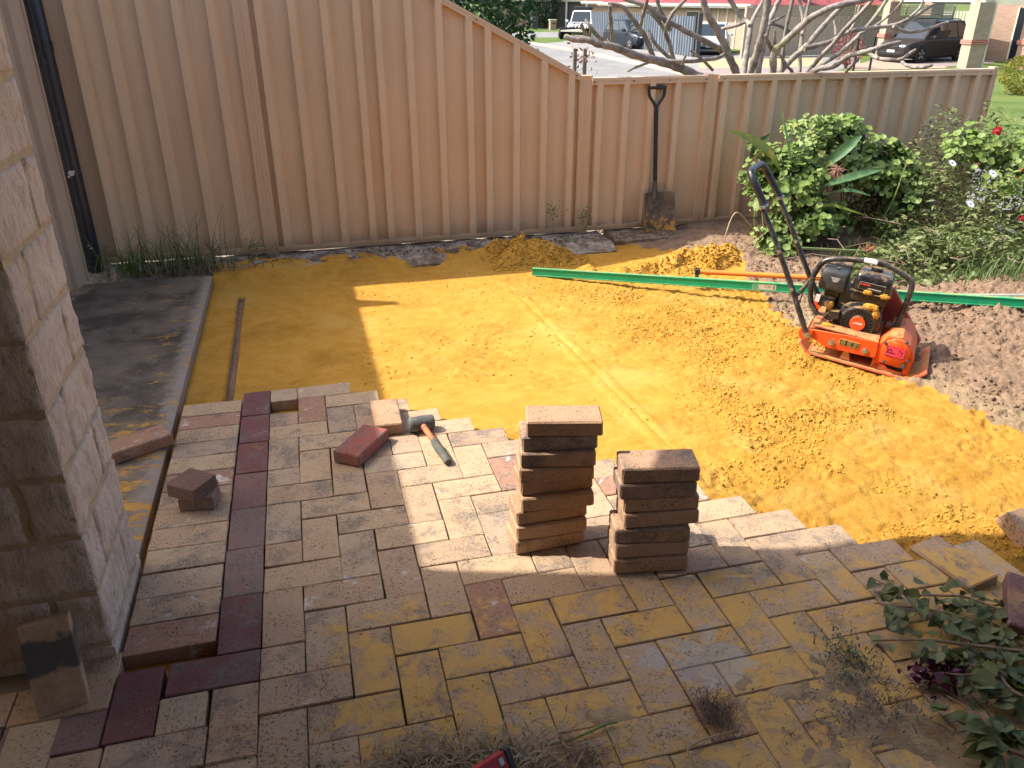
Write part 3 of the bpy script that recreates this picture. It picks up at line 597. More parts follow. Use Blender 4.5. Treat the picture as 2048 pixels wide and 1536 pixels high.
# leaning against the pillar
fr = frame((-0.4635, -0.0985, 0.0), Vector((-0.021, 0.087, 0.2)), Vector((0.24, -0.97, 0.42)))
o = loose((0, 0, 0), None, 'smudged', 'paver with a dark smudge leaning against the foot of the pillar')
o.matrix_world = fr @ Matrix.Translation((0.1143, 0, 0.0))
b = MB(); r9 = random.Random(4)
pts = [(0.07+0.045*math.cos(q*0.52)+r9.uniform(-.008, .008), 0.052*math.sin(q*0.52)+r9.uniform(-.003, .003)) for q in range(12)]
# loose ones half buried at the right
loose((2.058, -0.165, 0.022), (R_(-9), R_(3), R_(96)), 'dusty', 'sand-covered paver tilted up out of its place at the end of the paving', name='loose_paver')
loose((2.185, -0.20, 0.004), (R_(2), R_(-4), R_(98)), 'dusty', 'sand-covered paver beside the tilted one at the right edge')
loose((2.085, -0.420, 0.062), (R_(5), R_(-3), R_(48)), 'maroon', 'dusty dark red paver lying over the others beside the cut branches')
loose((2.41, -0.085, 0.035), (R_(30), R_(12), R_(20)), 'tan', 'broken paver lump half buried in sand at the right edge', half=True)

# ================================================================== TOOLS
m_rub = mat('grey_rubber', (0.075, 0.078, 0.075), (0.11, 0.11, 0.10), sc=20, rough=0.75, c3=(0.2, 0.17, 0.12), sc3=60)
m_orange = mat('orange_fibreglass', (0.62, 0.17, 0.06), (0.55, 0.14, 0.05), sc=20, rough=0.5)
m_grip = mat('ribbed_grip', (0.085, 0.09, 0.08), (0.13, 0.12, 0.09), sc=40, rough=0.8, bump=0.8, bsc=400)
mal = empty('rubber_mallet', (0.60, 1.09, 0), 'rubber mallet with orange and grey handle lying on sunlit pavers', 'mallet')
ax = Vector((0.102, 0.010, 0.0)); hc = Vector((0.0, 0.0, 0.033))
FM = frame(hc, Vector((0, 0, 1)), ax)
b = MB().lathe([(0.020, -0.052), (0.026, -0.051), (0.0295, -0.046), (0.0305, -0.036), (0.0315, 0.0), (0.0305, 0.036), (0.0295, 0.046), (0.026, 0.051), (0.020, 0.052)], 28, FM); b.build('head', m_rub, mal, True)
d = Vector((0.660-0.60, 0.775-1.09, 0.014-0.033))
p0 = hc+Vector((0.004, -0.02, 0.0)); dn = d.normalized()
b = MB().tube([p0, p0+dn*0.03, p0+dn*0.12], [0.0125, 0.0125, 0.0105], 12); b.build('shaft', m_orange, mal, True)
b = MB().tube([p0+dn*0.022, p0+dn*0.030], 0.0132, 12); b.build('collar', m_rub, mal, True)
gp = [p0+dn*(0.118+0.165*k/12) for k in range(13)]; gr = [0.0115, 0.014, 0.0155, 0.0162, 0.0165, 0.0165, 0.016, 0.0158, 0.0155, 0.0155, 0.016, 0.0165, 0.013]
b = MB().tube(gp, gr, 12); b.build('grip', m_grip, mal, True)
# shovel
m_blk = mat('black_plastic', (0.012, 0.012, 0.014), (0.02, 0.02, 0.022), sc=9, rough=0.42, spec=0.5, c3=(0.06, 0.055, 0.05), sc3=40)
t = NT('worn_steel_with_sand'); v = t.coord('Object'); n1 = t.noise(v, 9, 6, 0.7); n2 = t.noise(v, 30, 6, 0.75); sx = t.n('ShaderNodeSeparateXYZ'); t.l(v, sx.inputs[0])
c = t.mix(t.ramp(n1, 0.4, 0.6), (0.075, 0.065, 0.058), (0.17, 0.13, 0.09)); k = t.ramp(t.math('ADD', n2, t.math('MULTIPLY', sx.outputs[2], -1.1)), 0.36, 0.46)
k = t.math('MULTIPLY', k, t.ramp(t.noise(v, 14, 4), 0.40, 0.50)); c = t.mix(k, c, (0.52, 0.27, 0.05)); t.bump(n2, 0.5, 0.004); m_blade = t.out(c, t.mix(k, (0.45,)*3, (0.9,)*3), 0.0, 0.4)
sv = empty('square_shovel', (2.78, 3.71, 0.0), 'square-mouth shovel with black D-handle leaning on the low fence', 'shovel')
nx, nz = 11, 10; b = MB()
for kk in (0, 1):
    for i in range(nx):
        for j in range(nz):
            s_ = i/(nx-1)*2-1; t_ = j/(nz-1); wd = 0.127-0.010*t_
            y = 0.006*kk+0.045*t_-0.028*(abs(s_)**5)-0.010*(1-s_*s_)*0-(0.0 if t_ < .9 else 0.004)
            b.v.append((s_*wd+0.006*(1-t_), y, 0.285*t_+0.004*math.sin(s_*9)*(t_ < .05)))
N_ = nx*nz
for i in range(nx-1):
    for j in range(nz-1):
        q = (i*nz+j, (i+1)*nz+j, (i+1)*nz+j+1, i*nz+j+1); b.f += [q, tuple(N_+x for x in q[::-1])]
for i in range(nx-1):
    for j in (0, nz-1): b.f.append((i*nz+j, (i+1)*nz+j, N_+(i+1)*nz+j, N_+i*nz+j))
for j in range(nz-1):
    for i in (0, nx-1): b.f.append((i*nz+j, i*nz+j+1, N_+i*nz+j+1, N_+i*nz+j))
b.build('blade', m_blade, sv, True, sharp=60)
tip = Vector((-0.045, 0.092, 0.865)); bot = Vector((-0.028, 0.040, 0.24))
MB().tube([bot, bot.lerp(tip, .12), bot.lerp(tip, .2)], [0.021, 0.020, 0.0165], 12).build('socket', m_blade, sv, True)
MB().tube([bot.lerp(tip, .19), tip], 0.0155, 12).build('shaft', m_blk, sv, True)
b = MB(); b.tube(bez([tip-Vector((0, 0, .02)), tip+Vector((-.012, .003, .03)), tip+Vector((-.052, .010, .085)), tip+Vector((-.060, .012, .135)), tip+Vector((-.056, .013, .148))], 4), 0.0115, 10)
b.tube(bez([tip-Vector((0, 0, .02)), tip+Vector((.012, .003, .03)), tip+Vector((.052, .010, .085)), tip+Vector((.060, .012, .135)), tip+Vector((.056, .013, .148))], 4), 0.0115, 10)
b.build('yoke', m_blk, sv, True)
MB().tube([tip+Vector((-.068, .013, .145)), tip+Vector((.068, .013, .145))], 0.0145, 12).build('handle', m_blk, sv, True)
# green straightedge
m_green = mat('green_paint', (0.0, 0.33, 0.14), (0.0, 0.29, 0.125), sc=10, rough=0.38, spec=0.5, c3=(0.03, 0.24, 0.12), sc3=50, dust=0.5)
A = G(1065, 543, -0.024); B = G(2048, 606, 0.115); Dv = (B-A); B2 = A+Dv*1.18; L = (B2-A).length
st = empty('straightedge', A, 'long bright green metal straightedge lying across the sand behind the compactor', 'straightedge'); FS = frame((0, 0, 0), Dv, (0, 0, 1))
b = MB().box(0, L, -0.010, 0.010, -0.019, 0.019, FS); b.build('web', m_green, st)
for zz in (-0.0225, 0.0225): MB().box(0, L, -0.013, 0.013, zz-0.0035, zz+0.0035, FS, bev=0.001).build('flange', m_green, st)
def stick(x): return (G(x, 579, 0.04)-A).dot(Dv.normalized())
m_stk = mat('sticker_cream', (0.62, 0.58, 0.42), (0.5, 0.47, 0.34), sc=30, rough=0.6); m_ink = mat('sticker_ink', (0.06, 0.06, 0.05), rough=0.7)
s0, s1 = stick(1503), stick(1552); w_ = s1-s0
stk = MB().box(s0, s1, -0.0112, -0.0100, -0.0165, 0.0165, FS).build('sticker', m_stk, st)
MB().box(s0+0.002, s0+w_*0.25, -0.0119, -0.0112, -0.014, 0.014, FS).build('green_print', mat('sticker_green', (0.10, 0.36, 0.20), rough=0.6), stk)
def text(body, size, M, mat_, parent, name='lettering', ext=0.0):
    cu = bpy.data.curves.new(name, 'FONT'); cu.body = body; cu.size = size; cu.align_x = 'CENTER'; cu.align_y = 'CENTER'; cu.extrude = ext
    tmp = bpy.data.objects.new('tmp', cu); COL.objects.link(tmp); dg = bpy.context.evaluated_depsgraph_get(); dg.update()
    me = bpy.data.meshes.new_from_object(tmp.evaluated_get(dg)); bpy.data.objects.remove(tmp); bpy.data.curves.remove(cu)
    me.transform(M); me.materials.clear(); me.materials.append(mat_); return link(name, me, parent)
text('C30', 0.020, FS @ Matrix.Translation((s0+w_*0.64, -0.0119, 0.001)) @ Matrix.Rotation(R_(90), 4, 'X'), m_ink, stk)
MB().box(s1-w_*0.13, s1-w_*0.06, -0.0119, -0.0112, -0.011, 0.009, FS).build('print_block', mat('sticker_grey', (0.16, 0.19, 0.17), rough=0.6), stk)
# orange pole
a_ = G(1394, 543, 0.05); b_ = G(1655, 557, 0.085)
m_pole = mat('orange_pole', (0.80, 0.22, 0.03), (0.76, 0.19, 0.03), sc=12, rough=0.45)
pl = empty('orange_pole', a_, 'orange pole with black clamp end propped against the green straightedge', 'pole'); d_ = b_-a_
MB().tube([d_*0.02, d_*1.0], 0.0155, 14).build('shaft', m_pole, pl, True)
FP = frame((0, 0, 0), d_, (0, 0, 1))
MB().box(-0.012, 0.018, -0.021, 0.021, -0.022, 0.021, FP, bev=0.006).box(-0.008, 0.014, -0.026, -0.012, -0.062, -0.018, FP, bev=0.003).build('clamp', m_blk, pl)
MB().box(-0.013, 0.019, -0.036, -0.022, -0.083, -0.058, FP, bev=0.004).build('foot', mat('dull_zinc', (0.30, 0.28, 0.26), rough=0.45, metal=0.7), pl)
MB().lathe([(0.004, 0), (0.003, 0.003)], 8, FP @ Matrix.Translation((0.003, -0.026, -0.045)) @ Matrix.Rotation(R_(90), 4, 'X')).build('screw', mat('dull_zinc', (0.3,)*3), pl)
# flat strip of garden edging behind
a_ = G(1770, 588, 0.05); b_ = G(2048, 590, 0.13); d_ = (b_-a_)*1.2
o = MB().box(0, d_.length, -0.03, 0.03, -0.003, 0.003, frame((0, 0, 0), d_, (0, 0.25, 1))).build('edging_strip', mat('dusty_green_strip', (0.20, 0.24, 0.20), (0.30, 0.29, 0.24), sc=6, rough=0.7), None, loc=a_)
tag(o, 'flat grey-green edging strip lying behind the straightedge at right', 'edging')
# red spirit level end at the bottom of the view
lv = empty('spirit_level', (0.485, -0.565, 0.0), 'red and grey spirit level end with black cap in the dry grass', 'level')
FL = frame(Vector((0.075, 0.018, 0.052)), Vector((-0.93, -0.38, 0.0)), Vector((0.30, -0.75, 0.60)))
MB().box(0.012, 0.6, -0.024, 0.020, -0.022, 0.0, FL).build('body', mat('red_level_paint', (0.40, 0.03, 0.045), (0.34, 0.025, 0.04), sc=20, rough=0.45), lv)
MB().box(0.012, 0.6, 0.0205, 0.027, -0.024, 0.002, FL).build('grey_edge', mat('level_grey', (0.30, 0.29, 0.27), rough=0.5, metal=0.2), lv)
MB().box(-0.004, 0.0115, -0.027, 0.028, -0.025, 0.003, FL, bev=0.002).build('end_cap', m_blk, lv)
MB().box(0.02, 0.5, 0.004, 0.008, 0.0005, 0.0015, FL).build('stripe', mat('level_dark', (0.10, 0.03, 0.05), rough=0.5), lv)
MB().box(0.020, 0.032, -0.016, 0.0, 0.0005, 0.0025, FL, bev=0.0008).build('vial_window', mat('level_glass', (0.45, 0.52, 0.55), rough=0.2), lv)

# ================================================================== PLATE COMPACTOR
mo = mat('compactor_orange', (0.72, 0.085, 0.012), (0.66, 0.075, 0.014), sc=12, rough=0.42, spec=0.45, c3=(0.55, 0.16, 0.06), sc3=16, dust=0.7)
mdr = mat('compactor_dusty_red', (0.34, 0.055, 0.04), (0.42, 0.10, 0.06), sc=14, rough=0.6, c3=(0.42, 0.25, 0.16), sc3=9, dust=0.8)
mpl = mat('compactor_plate', (0.62, 0.12, 0.055), (0.60, 0.24, 0.12), sc=9, rough=0.6, c3=(0.50, 0.29, 0.07), sc3=7, dust=0.9)
mgb = mat('engine_black', (0.016, 0.016, 0.017), (0.035, 0.032, 0.030), sc=16, rough=0.38, spec=0.5, c3=(0.11, 0.085, 0.06), sc3=35, dust=0.5)
mgs = mat('tank_gloss_black', (0.014, 0.014, 0.016), (0.03, 0.03, 0.032), sc=8, rough=0.13, spec=0.7, c3=(0.07, 0.065, 0.06), sc3=20, dust=0.35)
mtb = mat('tube_black', (0.018, 0.018, 0.02), (0.05, 0.05, 0.05), sc=22, rough=0.32, spec=0.5, c3=(0.14, 0.13, 0.12), sc3=30, dust=0.3)
mzn = mat('zinc_bolt', (0.45, 0.43, 0.40), (0.3, 0.28, 0.25), sc=60, rough=0.35, metal=0.8)
mgold = mat('plate_gold', (0.50, 0.36, 0.12), rough=0.4, metal=0.3)
mpink = mat('label_pink', (0.75, 0.05, 0.09), rough=0.5)
AX = Vector((0.739, -0.665, -0.105)); WY = Vector((0.669, 0.743, 0.0))
O = G(1806, 760, -0.05); pc = empty('plate_compactor', O, 'orange plate compactor with black petrol engine and folding handle, nose down in the sand', 'compactor')
FMc = frame(O, AX, AX.cross(WY)); pc.matrix_world = FMc
def rb(x0, x1, y0, y1, z0, z1, bev): return MB().box(x0, x1, y0, y1, z0, z1, bev=bev)
def rounded(name, x0, x1, y0, y1, z0, z1, r, mat_, parent=None, taper=0.0, seg=3):
    bm = bmesh.new(); bmesh.ops.create_cube(bm, size=1.0)
    for q in bm.verts:
        k = 1-taper if q.co.z > 0 else 1.0
        q.co = Vector(((x0+x1)/2+q.co.x*(x1-x0)*k, (y0+y1)/2+q.co.y*(y1-y0)*k, (z0+z1)/2+q.co.z*(z1-z0)))
    bmesh.ops.bevel(bm, geom=bm.edges[:]+bm.verts[:], offset=r, segments=seg, profile=0.5, affect='EDGES')
    me = bpy.data.meshes.new(name); bm.to_mesh(me); bm.free(); me.materials.append(mat_); me.polygons.foreach_set('use_smooth', [True]*len(me.polygons))
    try: me.set_sharp_from_angle(angle=R_(50))
    except Exception: pass
    return link(name, me, parent or pc)
W = 0.36
prof = [(-0.50, 0.045), (-0.455, 0.004), (-0.44, 0.0), (0.0, 0.0), (0.062, 0.030), (0.088, 0.062), (0.082, 0.068), (0.056, 0.040), (-0.004, 0.010), (-0.435, 0.010), (-0.448, 0.014), (-0.493, 0.052)]
plt = MB().prism(prof, 0.0, W).build('base_plate', mpl, pc)
MB().prism([(-0.15, 0.012), (-0.15, 0.03), (-0.135, 0.042), (-0.095, 0.040), (-0.08, 0.026), (0.0, 0.022), (0.01, 0.012)], 0.02, 0.03).build('rib', mpl, plt)
MB().prism([(-0.30, 0.012), (-0.29, 0.05), (-0.27, 0.06), (-0.25, 0.012)], 0.02, 0.03).build('rib', mpl, plt)
deck = MB().prism([(-0.470, 0.126), (-0.462, 0.094), (-0.431, 0.080), (-0.383, 0.060), (-0.360, 0.058), (-0.160, 0.068), (-0.147, 0.078), (-0.156, 0.150), (-0.30, 0.142)], 0.0, W-0.01).build('deck', mo, pc)
MB().box(-0.462, -0.16, 0.006, W-0.016, 0.1445, 0.1500).build('deck_top', mdr, deck)
MB().prism([(-0.50, 0.13), (-0.515, 0.10), (-0.50, 0.07), (-0.455, 0.075), (-0.45, 0.128)], -0.010, -0.001).build('handle_lug', mo, deck)
MB().prism([(-0.50, 0.165), (-0.51, 0.12), (-0.46, 0.09), (-0.43, 0.10), (-0.45, 0.165)], W-0.009, W+0.002).build('handle_lug', mo, deck)
MB().box(-0.155, -0.120, 0.02, 0.05, 0.012, 0.072).build('bracket', mo, plt); MB().box(-0.015, 0.012, 0.02, 0.05, 0.012, 0.075).build('bracket', mo, plt)
def bolt(x, z, y, r, parent, ring=None, mat_=None):
    Mx = Matrix.Translation((x, y, z)) @ Matrix.Rotation(R_(90), 4, 'X')
    MB().lathe([(r, -0.002), (r, 0.004), (r*0.62, 0.0045), (r*0.58, 0.010), (r*0.3, 0.0105)], 12, Mx).build('bolt', mat_ or mzn, parent, True)
bolt(-0.354, 0.088, -0.001, 0.0145, deck); bolt(-0.199, 0.092, -0.001, 0.0145, deck); bolt(-0.472, 0.098, -0.012, 0.017, deck)
lb = MB().box(-0.322, -0.232, -0.0025, 0.0, 0.091, 0.122).build('rating_plate', mgold, deck)
MB().box(-0.3185, -0.2355, -0.0032, -0.0025, 0.0945, 0.1185).build('black_field', mat('plate_black', (0.02, 0.02, 0.02), rough=0.4), lb)
for q in range(5):
    for (a0, a1) in ((-0.316, -0.290), (-0.286, -0.262), (-0.258, -0.238)):
        zz = 0.0968+q*0.0047; MB().box(a0+random.random()*.004, a1-random.random()*.006, -0.0038, -0.0032, zz, zz+0.0018).build('print_line', mgold, lb)
exc = MB().prism([(-0.142, 0.072), (-0.158, 0.13), (-0.115, 0.188), (-0.062, 0.200), (-0.020, 0.170), (0.016, 0.105), (0.006, 0.062), (-0.045, 0.050), (-0.125, 0.055)], 0.006, W-0.03).build('exciter_housing', mo, pc)
cov = MB().lathe([(0.064, 0.0), (0.064, 0.010), (0.060, 0.013)], 32, Matrix.Translation((-0.070, 0.006, 0.127)) @ Matrix.Rotation(R_(90), 4, 'X')).build('end_cover', mo, exc, True)
for (x, z) in ((-0.125, 0.158), (-0.040, 0.186), (-0.105, 0.066), (-0.008, 0.100), (-0.020, 0.068)): bolt(x, z, -0.004, 0.008 if x != -0.020 else 0.013, exc, mat_=mat('dark_bolt', (0.10, 0.09, 0.085), rough=0.5, metal=0.5))
lb2 = MB().box(-0.112, -0.030, -0.0095, -0.0072, 0.103, 0.152).build('warning_label', mpink, exc)
mlk = mat('label_ink', (0.10, 0.01, 0.06), rough=0.6)
text('P', 0.052, Matrix.Translation((-0.087, -0.0102, 0.126)) @ Matrix.Rotation(R_(90), 4, 'X') @ Matrix.Rotation(R_(90), 4, 'Z'), mlk, lb2)
for (a0, a1, z0, z1) in ((-0.060, -0.050, .136, .139), (-0.056, -0.053, .128, .142), (-0.047, -0.038, .130, .133), (-0.046, -0.043, .124, .138), (-0.062, -0.058, .120, .124), (-0.052, -0.047, .112, .115), (-0.044, -0.041, .112, .120)):
    MB().box(a0, a1, -0.0102, -0.0095, z0, z1).build('mark', mlk, lb2)
for (a0, a1, z0, z1) in ((-0.112, -0.030, .1505, .152), (-0.112, -0.030, .103, .1045), (-0.112, -0.1105, .103, .152), (-0.0315, -0.030, .103, .152)): MB().box(a0, a1, -0.0104, -0.0096, z0, z1).build('border', mlk, lb2)
MB().prism([(-0.215, 0.16), (-0.215, 0.31), (-0.19, 0.335), (-0.165, 0.33), (0.03, 0.10), (0.02, 0.06), (-0.04, 0.05)], W-0.055, W-0.015).build('belt_guard', mdr, pc)
# engine
MB().box(-0.395, -0.180, 0.13, 0.30, 0.14, 0.31, bev=0.01).build('engine_block', mgb, pc)
b = MB()
for q in range(7): b.box(-0.430, -0.396, 0.14, 0.29, 0.165+q*0.014, 0.171+q*0.014)
tag(b.build('cooling_fins', mgb, pc), kind='stuff')
RX = Matrix.Translation((-0.271, 0.13, 0.185)) @ Matrix.Rotation(R_(90), 4, 'X')
cowl = MB().lathe([(0.103, -0.02), (0.105, 0.012), (0.100, 0.022), (0.088, 0.027)], 40, RX).build('fan_cowl', mgb, pc, True)
rec = MB().lathe([(0.083, 0.024), (0.083, 0.034), (0.077, 0.044), (0.070, 0.0445), (0.069, 0.0385), (0.040, 0.0385), (0.038, 0.048), (0.035, 0.050)], 40, RX).build('recoil_starter', mgb, pc, True)
for q in range(24):
    a = q*2*math.pi/24; R2 = RX @ Matrix.Rotation(a, 4, 'Z') @ Matrix.Translation((0.056, 0, 0.041)) @ Matrix.Rotation(0.5, 4, 'Z')
    MB().box(-0.017, 0.017, -0.0026, 0.0026, -0.004, 0.0045, R2).build('vane', mat('vane_black', (0.03, 0.03, 0.03), rough=0.4), rec)
hub = MB().lathe([(0.036, 0.049), (0.034, 0.0525)], 32, RX).build('hub_badge', mat('badge_orange', (0.80, 0.09, 0.02), rough=0.35), rec, True)
mwh = mat('badge_white', (0.75, 0.72, 0.68), rough=0.5)
for (a0, a1, z0, z1) in ((-0.022, -0.012, -0.002, 0.001), (-0.009, -0.006, -0.002, 0.006), (-0.004, 0.001, -0.002, 0.006), (0.003, 0.008, -0.002, 0.006), (0.010, 0.015, -0.002, 0.006), (0.017, 0.022, -0.002, 0.006)):
    MB().box(a0, a1, z0, z1, 0.0526, 0.0534, RX).build('badge_mark', mwh, hub)
for a in (0.9, 2.3, 4.0, 5.4): MB().lathe([(0.006, 0), (0.005, 0.006)], 8, RX @ Matrix.Rotation(a, 4, 'Z') @ Matrix.Translation((0.093, 0, 0.024))).build('bolt', mzn, cowl, True)
MB().prism([(-0.425, 0.175), (-0.405, 0.215), (-0.365, 0.220), (-0.36, 0.19), (-0.40, 0.165)], 0.075, 0.12).build('pull_handle', mgb, rec)
tank = rounded('fuel_tank', -0.345, -0.172, 0.10, 0.285, 0.335, 0.425, 0.022, mgs, taper=0.06)
rounded('tank_lower', -0.340, -0.176, 0.105, 0.28, 0.285, 0.338, 0.010, mgb, tank)
MB().box(-0.350, -0.166, 0.094, 0.291, 0.332, 0.3375, bev=0.002).build('seam', mgb, tank)
MB().lathe([(0.026, 0), (0.028, 0.008), (0.024, 0.016)], 16, Matrix.Translation((-0.262, 0.20, 0.423))).build('filler_cap', mgb, tank, True)
tl = MB().box(-0.318, -0.200, 0.0965, 0.0985, 0.352, 0.388).build('tank_label', mat('label_silver', (0.25, 0.24, 0.23), rough=0.4), tank)
MB().box(-0.316, -0.202, 0.0958, 0.0965, 0.354, 0.386).build('label_field', mat('label_black', (0.015, 0.015, 0.015), rough=0.3), tl)
for q, (x, w_) in enumerate(((-0.312, 0.007), (-0.303, 0.003), (-0.298, 0.006), (-0.290, 0.006), (-0.282, 0.006), (-0.274, 0.006))):
    MB().box(x, x+w_, 0.0951, 0.0958, 0.373, 0.382).build('label_letter', mat('label_red', (0.60, 0.06, 0.03), rough=0.5), tl)
MB().box(-0.275, -0.215, 0.0951, 0.0958, 0.361, 0.3635).build('label_line', mwh, tl)
air = rounded('air_filter', -0.497, -0.368, 0.10, 0.225, 0.302, 0.402, 0.016, mat('filter_plastic', (0.035, 0.035, 0.038), (0.05, 0.05, 0.05), sc=20, rough=0.5, c3=(0.13, 0.12, 0.11), sc3=30), taper=0.05)
rounded('filter_back', -0.490, -0.372, 0.235, 0.315, 0.30, 0.410, 0.014, mgb, air); rounded('filter_neck', -0.46, -0.39, 0.13, 0.22, 0.268, 0.305, 0.006, mgb, air)
MB().lathe([(0.009, 0), (0.008, 0.010)], 10, Matrix.Translation((-0.43, 0.155, 0.400))).build('wing_nut', mgb, air, True)
for q in range(4): MB().box(-0.447+0.004*q, -0.405-0.003*q, 0.0988, 0.0995, 0.372-0.006*q, 0.3740-0.006*q).build('print_line', mwh, air)
carb = rounded('carburettor', -0.475, -0.400, 0.11, 0.20, 0.215, 0.270, 0.008, mgb)
MB().box(-0.490, -0.470, 0.105, 0.112, 0.235, 0.270).build('choke_label', mwh, carb)
MB().lathe([(0.016, 0), (0.014, 0.02)], 14, Matrix.Translation((-0.43, 0.108, 0.24)) @ Matrix.Rotation(R_(90), 4, 'X')).build('bowl', mzn, carb, True)
MB().tube([(-0.37, 0.10, 0.262), (-0.345, 0.10, 0.254), (-0.32, 0.10, 0.250)], 0.003, 6).build('throttle_lever', mzn, pc)
MB().tube(bez([(-0.49, 0.10, 0.36), (-0.53, 0.06, 0.355), (-0.545, 0.03, 0.31), (-0.55, 0.02, 0.24)], 5), 0.0028, 6).build('throttle_cable', mgb, pc, True)
rounded('silencer', -0.35, -0.20, 0.295, 0.345, 0.24, 0.32, 0.012, mgb)
# roll cage
cg = [(-0.440, 0.17, 0.14), (-0.475, 0.17, 0.16), (-0.515, 0.17, 0.215), (-0.532, 0.17, 0.30), (-0.528, 0.17, 0.365), (-0.498, 0.17, 0.424), (-0.42, 0.17, 0.452), (-0.314, 0.17, 0.468), (-0.225, 0.17, 0.470), (-0.13, 0.17, 0.437), (-0.102, 0.17, 0.418), (-0.093, 0.17, 0.38), (-0.094, 0.17, 0.28), (-0.100, 0.17, 0.19)]
cage = MB().tube(bez(cg, 4), 0.0135, 12).build('roll_cage', mtb, pc, True)
MB().box(-0.148, -0.085, 0.15, 0.19, 0.180, 0.196).prism([(-0.15, 0.12), (-0.09, 0.19), (-0.075, 0.19), (-0.13, 0.12)], 0.155, 0.185).build('cage_foot', mtb, cage)
MB().tube([(-0.33, 0.17, 0.4685), (-0.27, 0.17, 0.471)], 0.0142, 10).build('sticker', mwh, cage)
# folding handle
n_ = [(-0.482, -0.008, 0.112), (-0.585, -0.006, 0.285), (-0.700, -0.004, 0.468), (-0.760, 0.0, 0.560), (-0.835, 0.002, 0.665)]; f_ = [(-0.448, 0.335, 0.125), (-0.565, 0.325, 0.285), (-0.672, 0.31, 0.448), (-0.735, 0.302, 0.548), (-0.815, 0.30, 0.657)]
hd = MB().tube([Vector(p) for p in n_[:3]], 0.0135, 12).build('handle_lower', mtb, pc, True); MB().tube([Vector(p) for p in f_[:3]], 0.0135, 12).build('handle_lower', mtb, pc, True)
MB().tube([Vector(p)+Vector((0.008, -0.003, -0.012)) for p in n_[2:]]+[Vector((-0.845, 0.002, 0.690))], 0.0125, 12).build('handle_upper', mtb, pc, True)
MB().tube([Vector(p)+Vector((0.008, 0.003, -0.012)) for p in f_[2:]]+[Vector((-0.83, 0.30, 0.685))], 0.0125, 12).build('handle_upper', mtb, pc, True)
lp = bez([(-0.822, 0.002, 0.668), (-0.880, 0.006, 0.742), (-0.912, 0.020, 0.782), (-0.925, 0.06, 0.798), (-0.925, 0.24, 0.798), (-0.910, 0.285, 0.780), (-0.872, 0.298, 0.732), (-0.808, 0.30, 0.655)], 6)
MB().tube(lp, 0.0178, 14).build('hand_grip', mat('foam_grip', (0.014, 0.014, 0.016), rough=0.35, spec=0.5, c2=(0.03, 0.03, 0.032), sc=30), pc, True)
MB().tube([(-0.565, -0.006, 0.285), (-0.545, 0.325, 0.285)], 0.010, 10).build('cross_bar', mtb, pc, True)
for (p, q) in ((n_[1], 0.25), (n_[2], 0.0), (f_[2], 0.0)):
    p = Vector(p)+Vector((-0.05, -0.0145, 0.08))*q
    MB().lathe([(0.010, 0), (0.009, 0.005)], 10, Matrix.Translation(p-Vector((0, 0.013, 0))) @ Matrix.Rotation(R_(90), 4, 'X')).build('bolt', mzn, pc, True)
for p in (Vector((-0.822, -0.020, 0.660)), Vector((-0.80, 0.280, 0.648))): MB().lathe([(0.0215, -0.006), (0.0215, 0.006)], 14, Matrix.Translation((p.x, p.y+0.02, p.z)) @ Matrix.Rotation(R_(-40), 4, 'Y')).box(-0.012, 0.012, -0.035, -0.018, -0.004, 0.004, Matrix.Translation((p.x, p.y+0.02, p.z))).build('clamp', mzn, pc)
# lumps of sand on the machine
def lump(c, r, seed, parent, sc=(1, 1, 1)):
    bm = bmesh.new(); bmesh.ops.create_icosphere(bm, subdivisions=3, radius=1.0); rr = random.Random(seed)
    for q in bm.verts:
        d = float(fbm(np.array(q.co.x*3+seed), np.array(q.co.y*3+q.co.z*2.3), seed, 4)); q.co = Vector((q.co.x*sc[0], q.co.y*sc[1], q.co.z*sc[2]))*r*(0.55+d)
    me = bpy.data.meshes.new('sand_lump'); bm.to_mesh(me); bm.free(); me.materials.append(m_clod); o = link('sand_lump', me, parent); o.location = c; return o
lump((-0.232, 0.100, 0.274), 0.027, 3, pc, (1.2, .6, .7)); lump((-0.207, 0.098, 0.243), 0.022, 5, pc, (0.8, .6, 1.3)); lump((-0.270, 0.092, 0.343), 0.014, 6, pc, (1.5, .6, .8)); lump((-0.192, 0.092, 0.342), 0.016, 8, pc, (1.2, .6, .8)); lump((-0.415, 0.10, 0.232), 0.018, 9, pc, (.8, .6, 1.3)); lump((-0.40, 0.05, 0.153), 0.02, 10, pc, (1.6, 1, .4)); lump((0.03, 0.06, 0.024), 0.03, 12, pc, (1.0, 1.4, .25))
# ================================================================== PLANTS
def unit(a): return a/np.maximum(np.linalg.norm(a, axis=-1, keepdims=True), 1e-9)
ROUND = (np.array([(0.0, 0, 0)]+[(0.5+0.5*r*math.cos(a), 0.56*r*math.sin(a), 0.10*(k % 2)) for k, (a, r) in enumerate([(math.pi*0.86, .92), (math.pi*.62, 1.02), (math.pi*.36, .92), (math.pi*.14, 1.04), (-math.pi*.14, 0.94), (-math.pi*.36, 1.04), (-math.pi*.62, .92), (-math.pi*.86, 1.0)])]+[(0.45, 0, -0.10)], float),
         np.array([(9, k, k+1) for k in range(1, 8)]+[(9, 0, 1), (9, 8, 0)]))
LANCE = (np.array([(0, 0, 0), (0.3, 0.17, 0.05), (0.3, -0.17, 0.05), (0.32, 0, 0.0), (0.7, 0.13, -0.02), (0.7, -0.13, -0.02), (0.7, 0, -0.06), (1, 0, -0.20)], float),
         np.array([(0, 3, 1), (0, 2, 3), (1, 3, 6), (1, 6, 4), (3, 2, 5), (3, 5, 6), (4, 6, 7), (6, 5, 7)]))
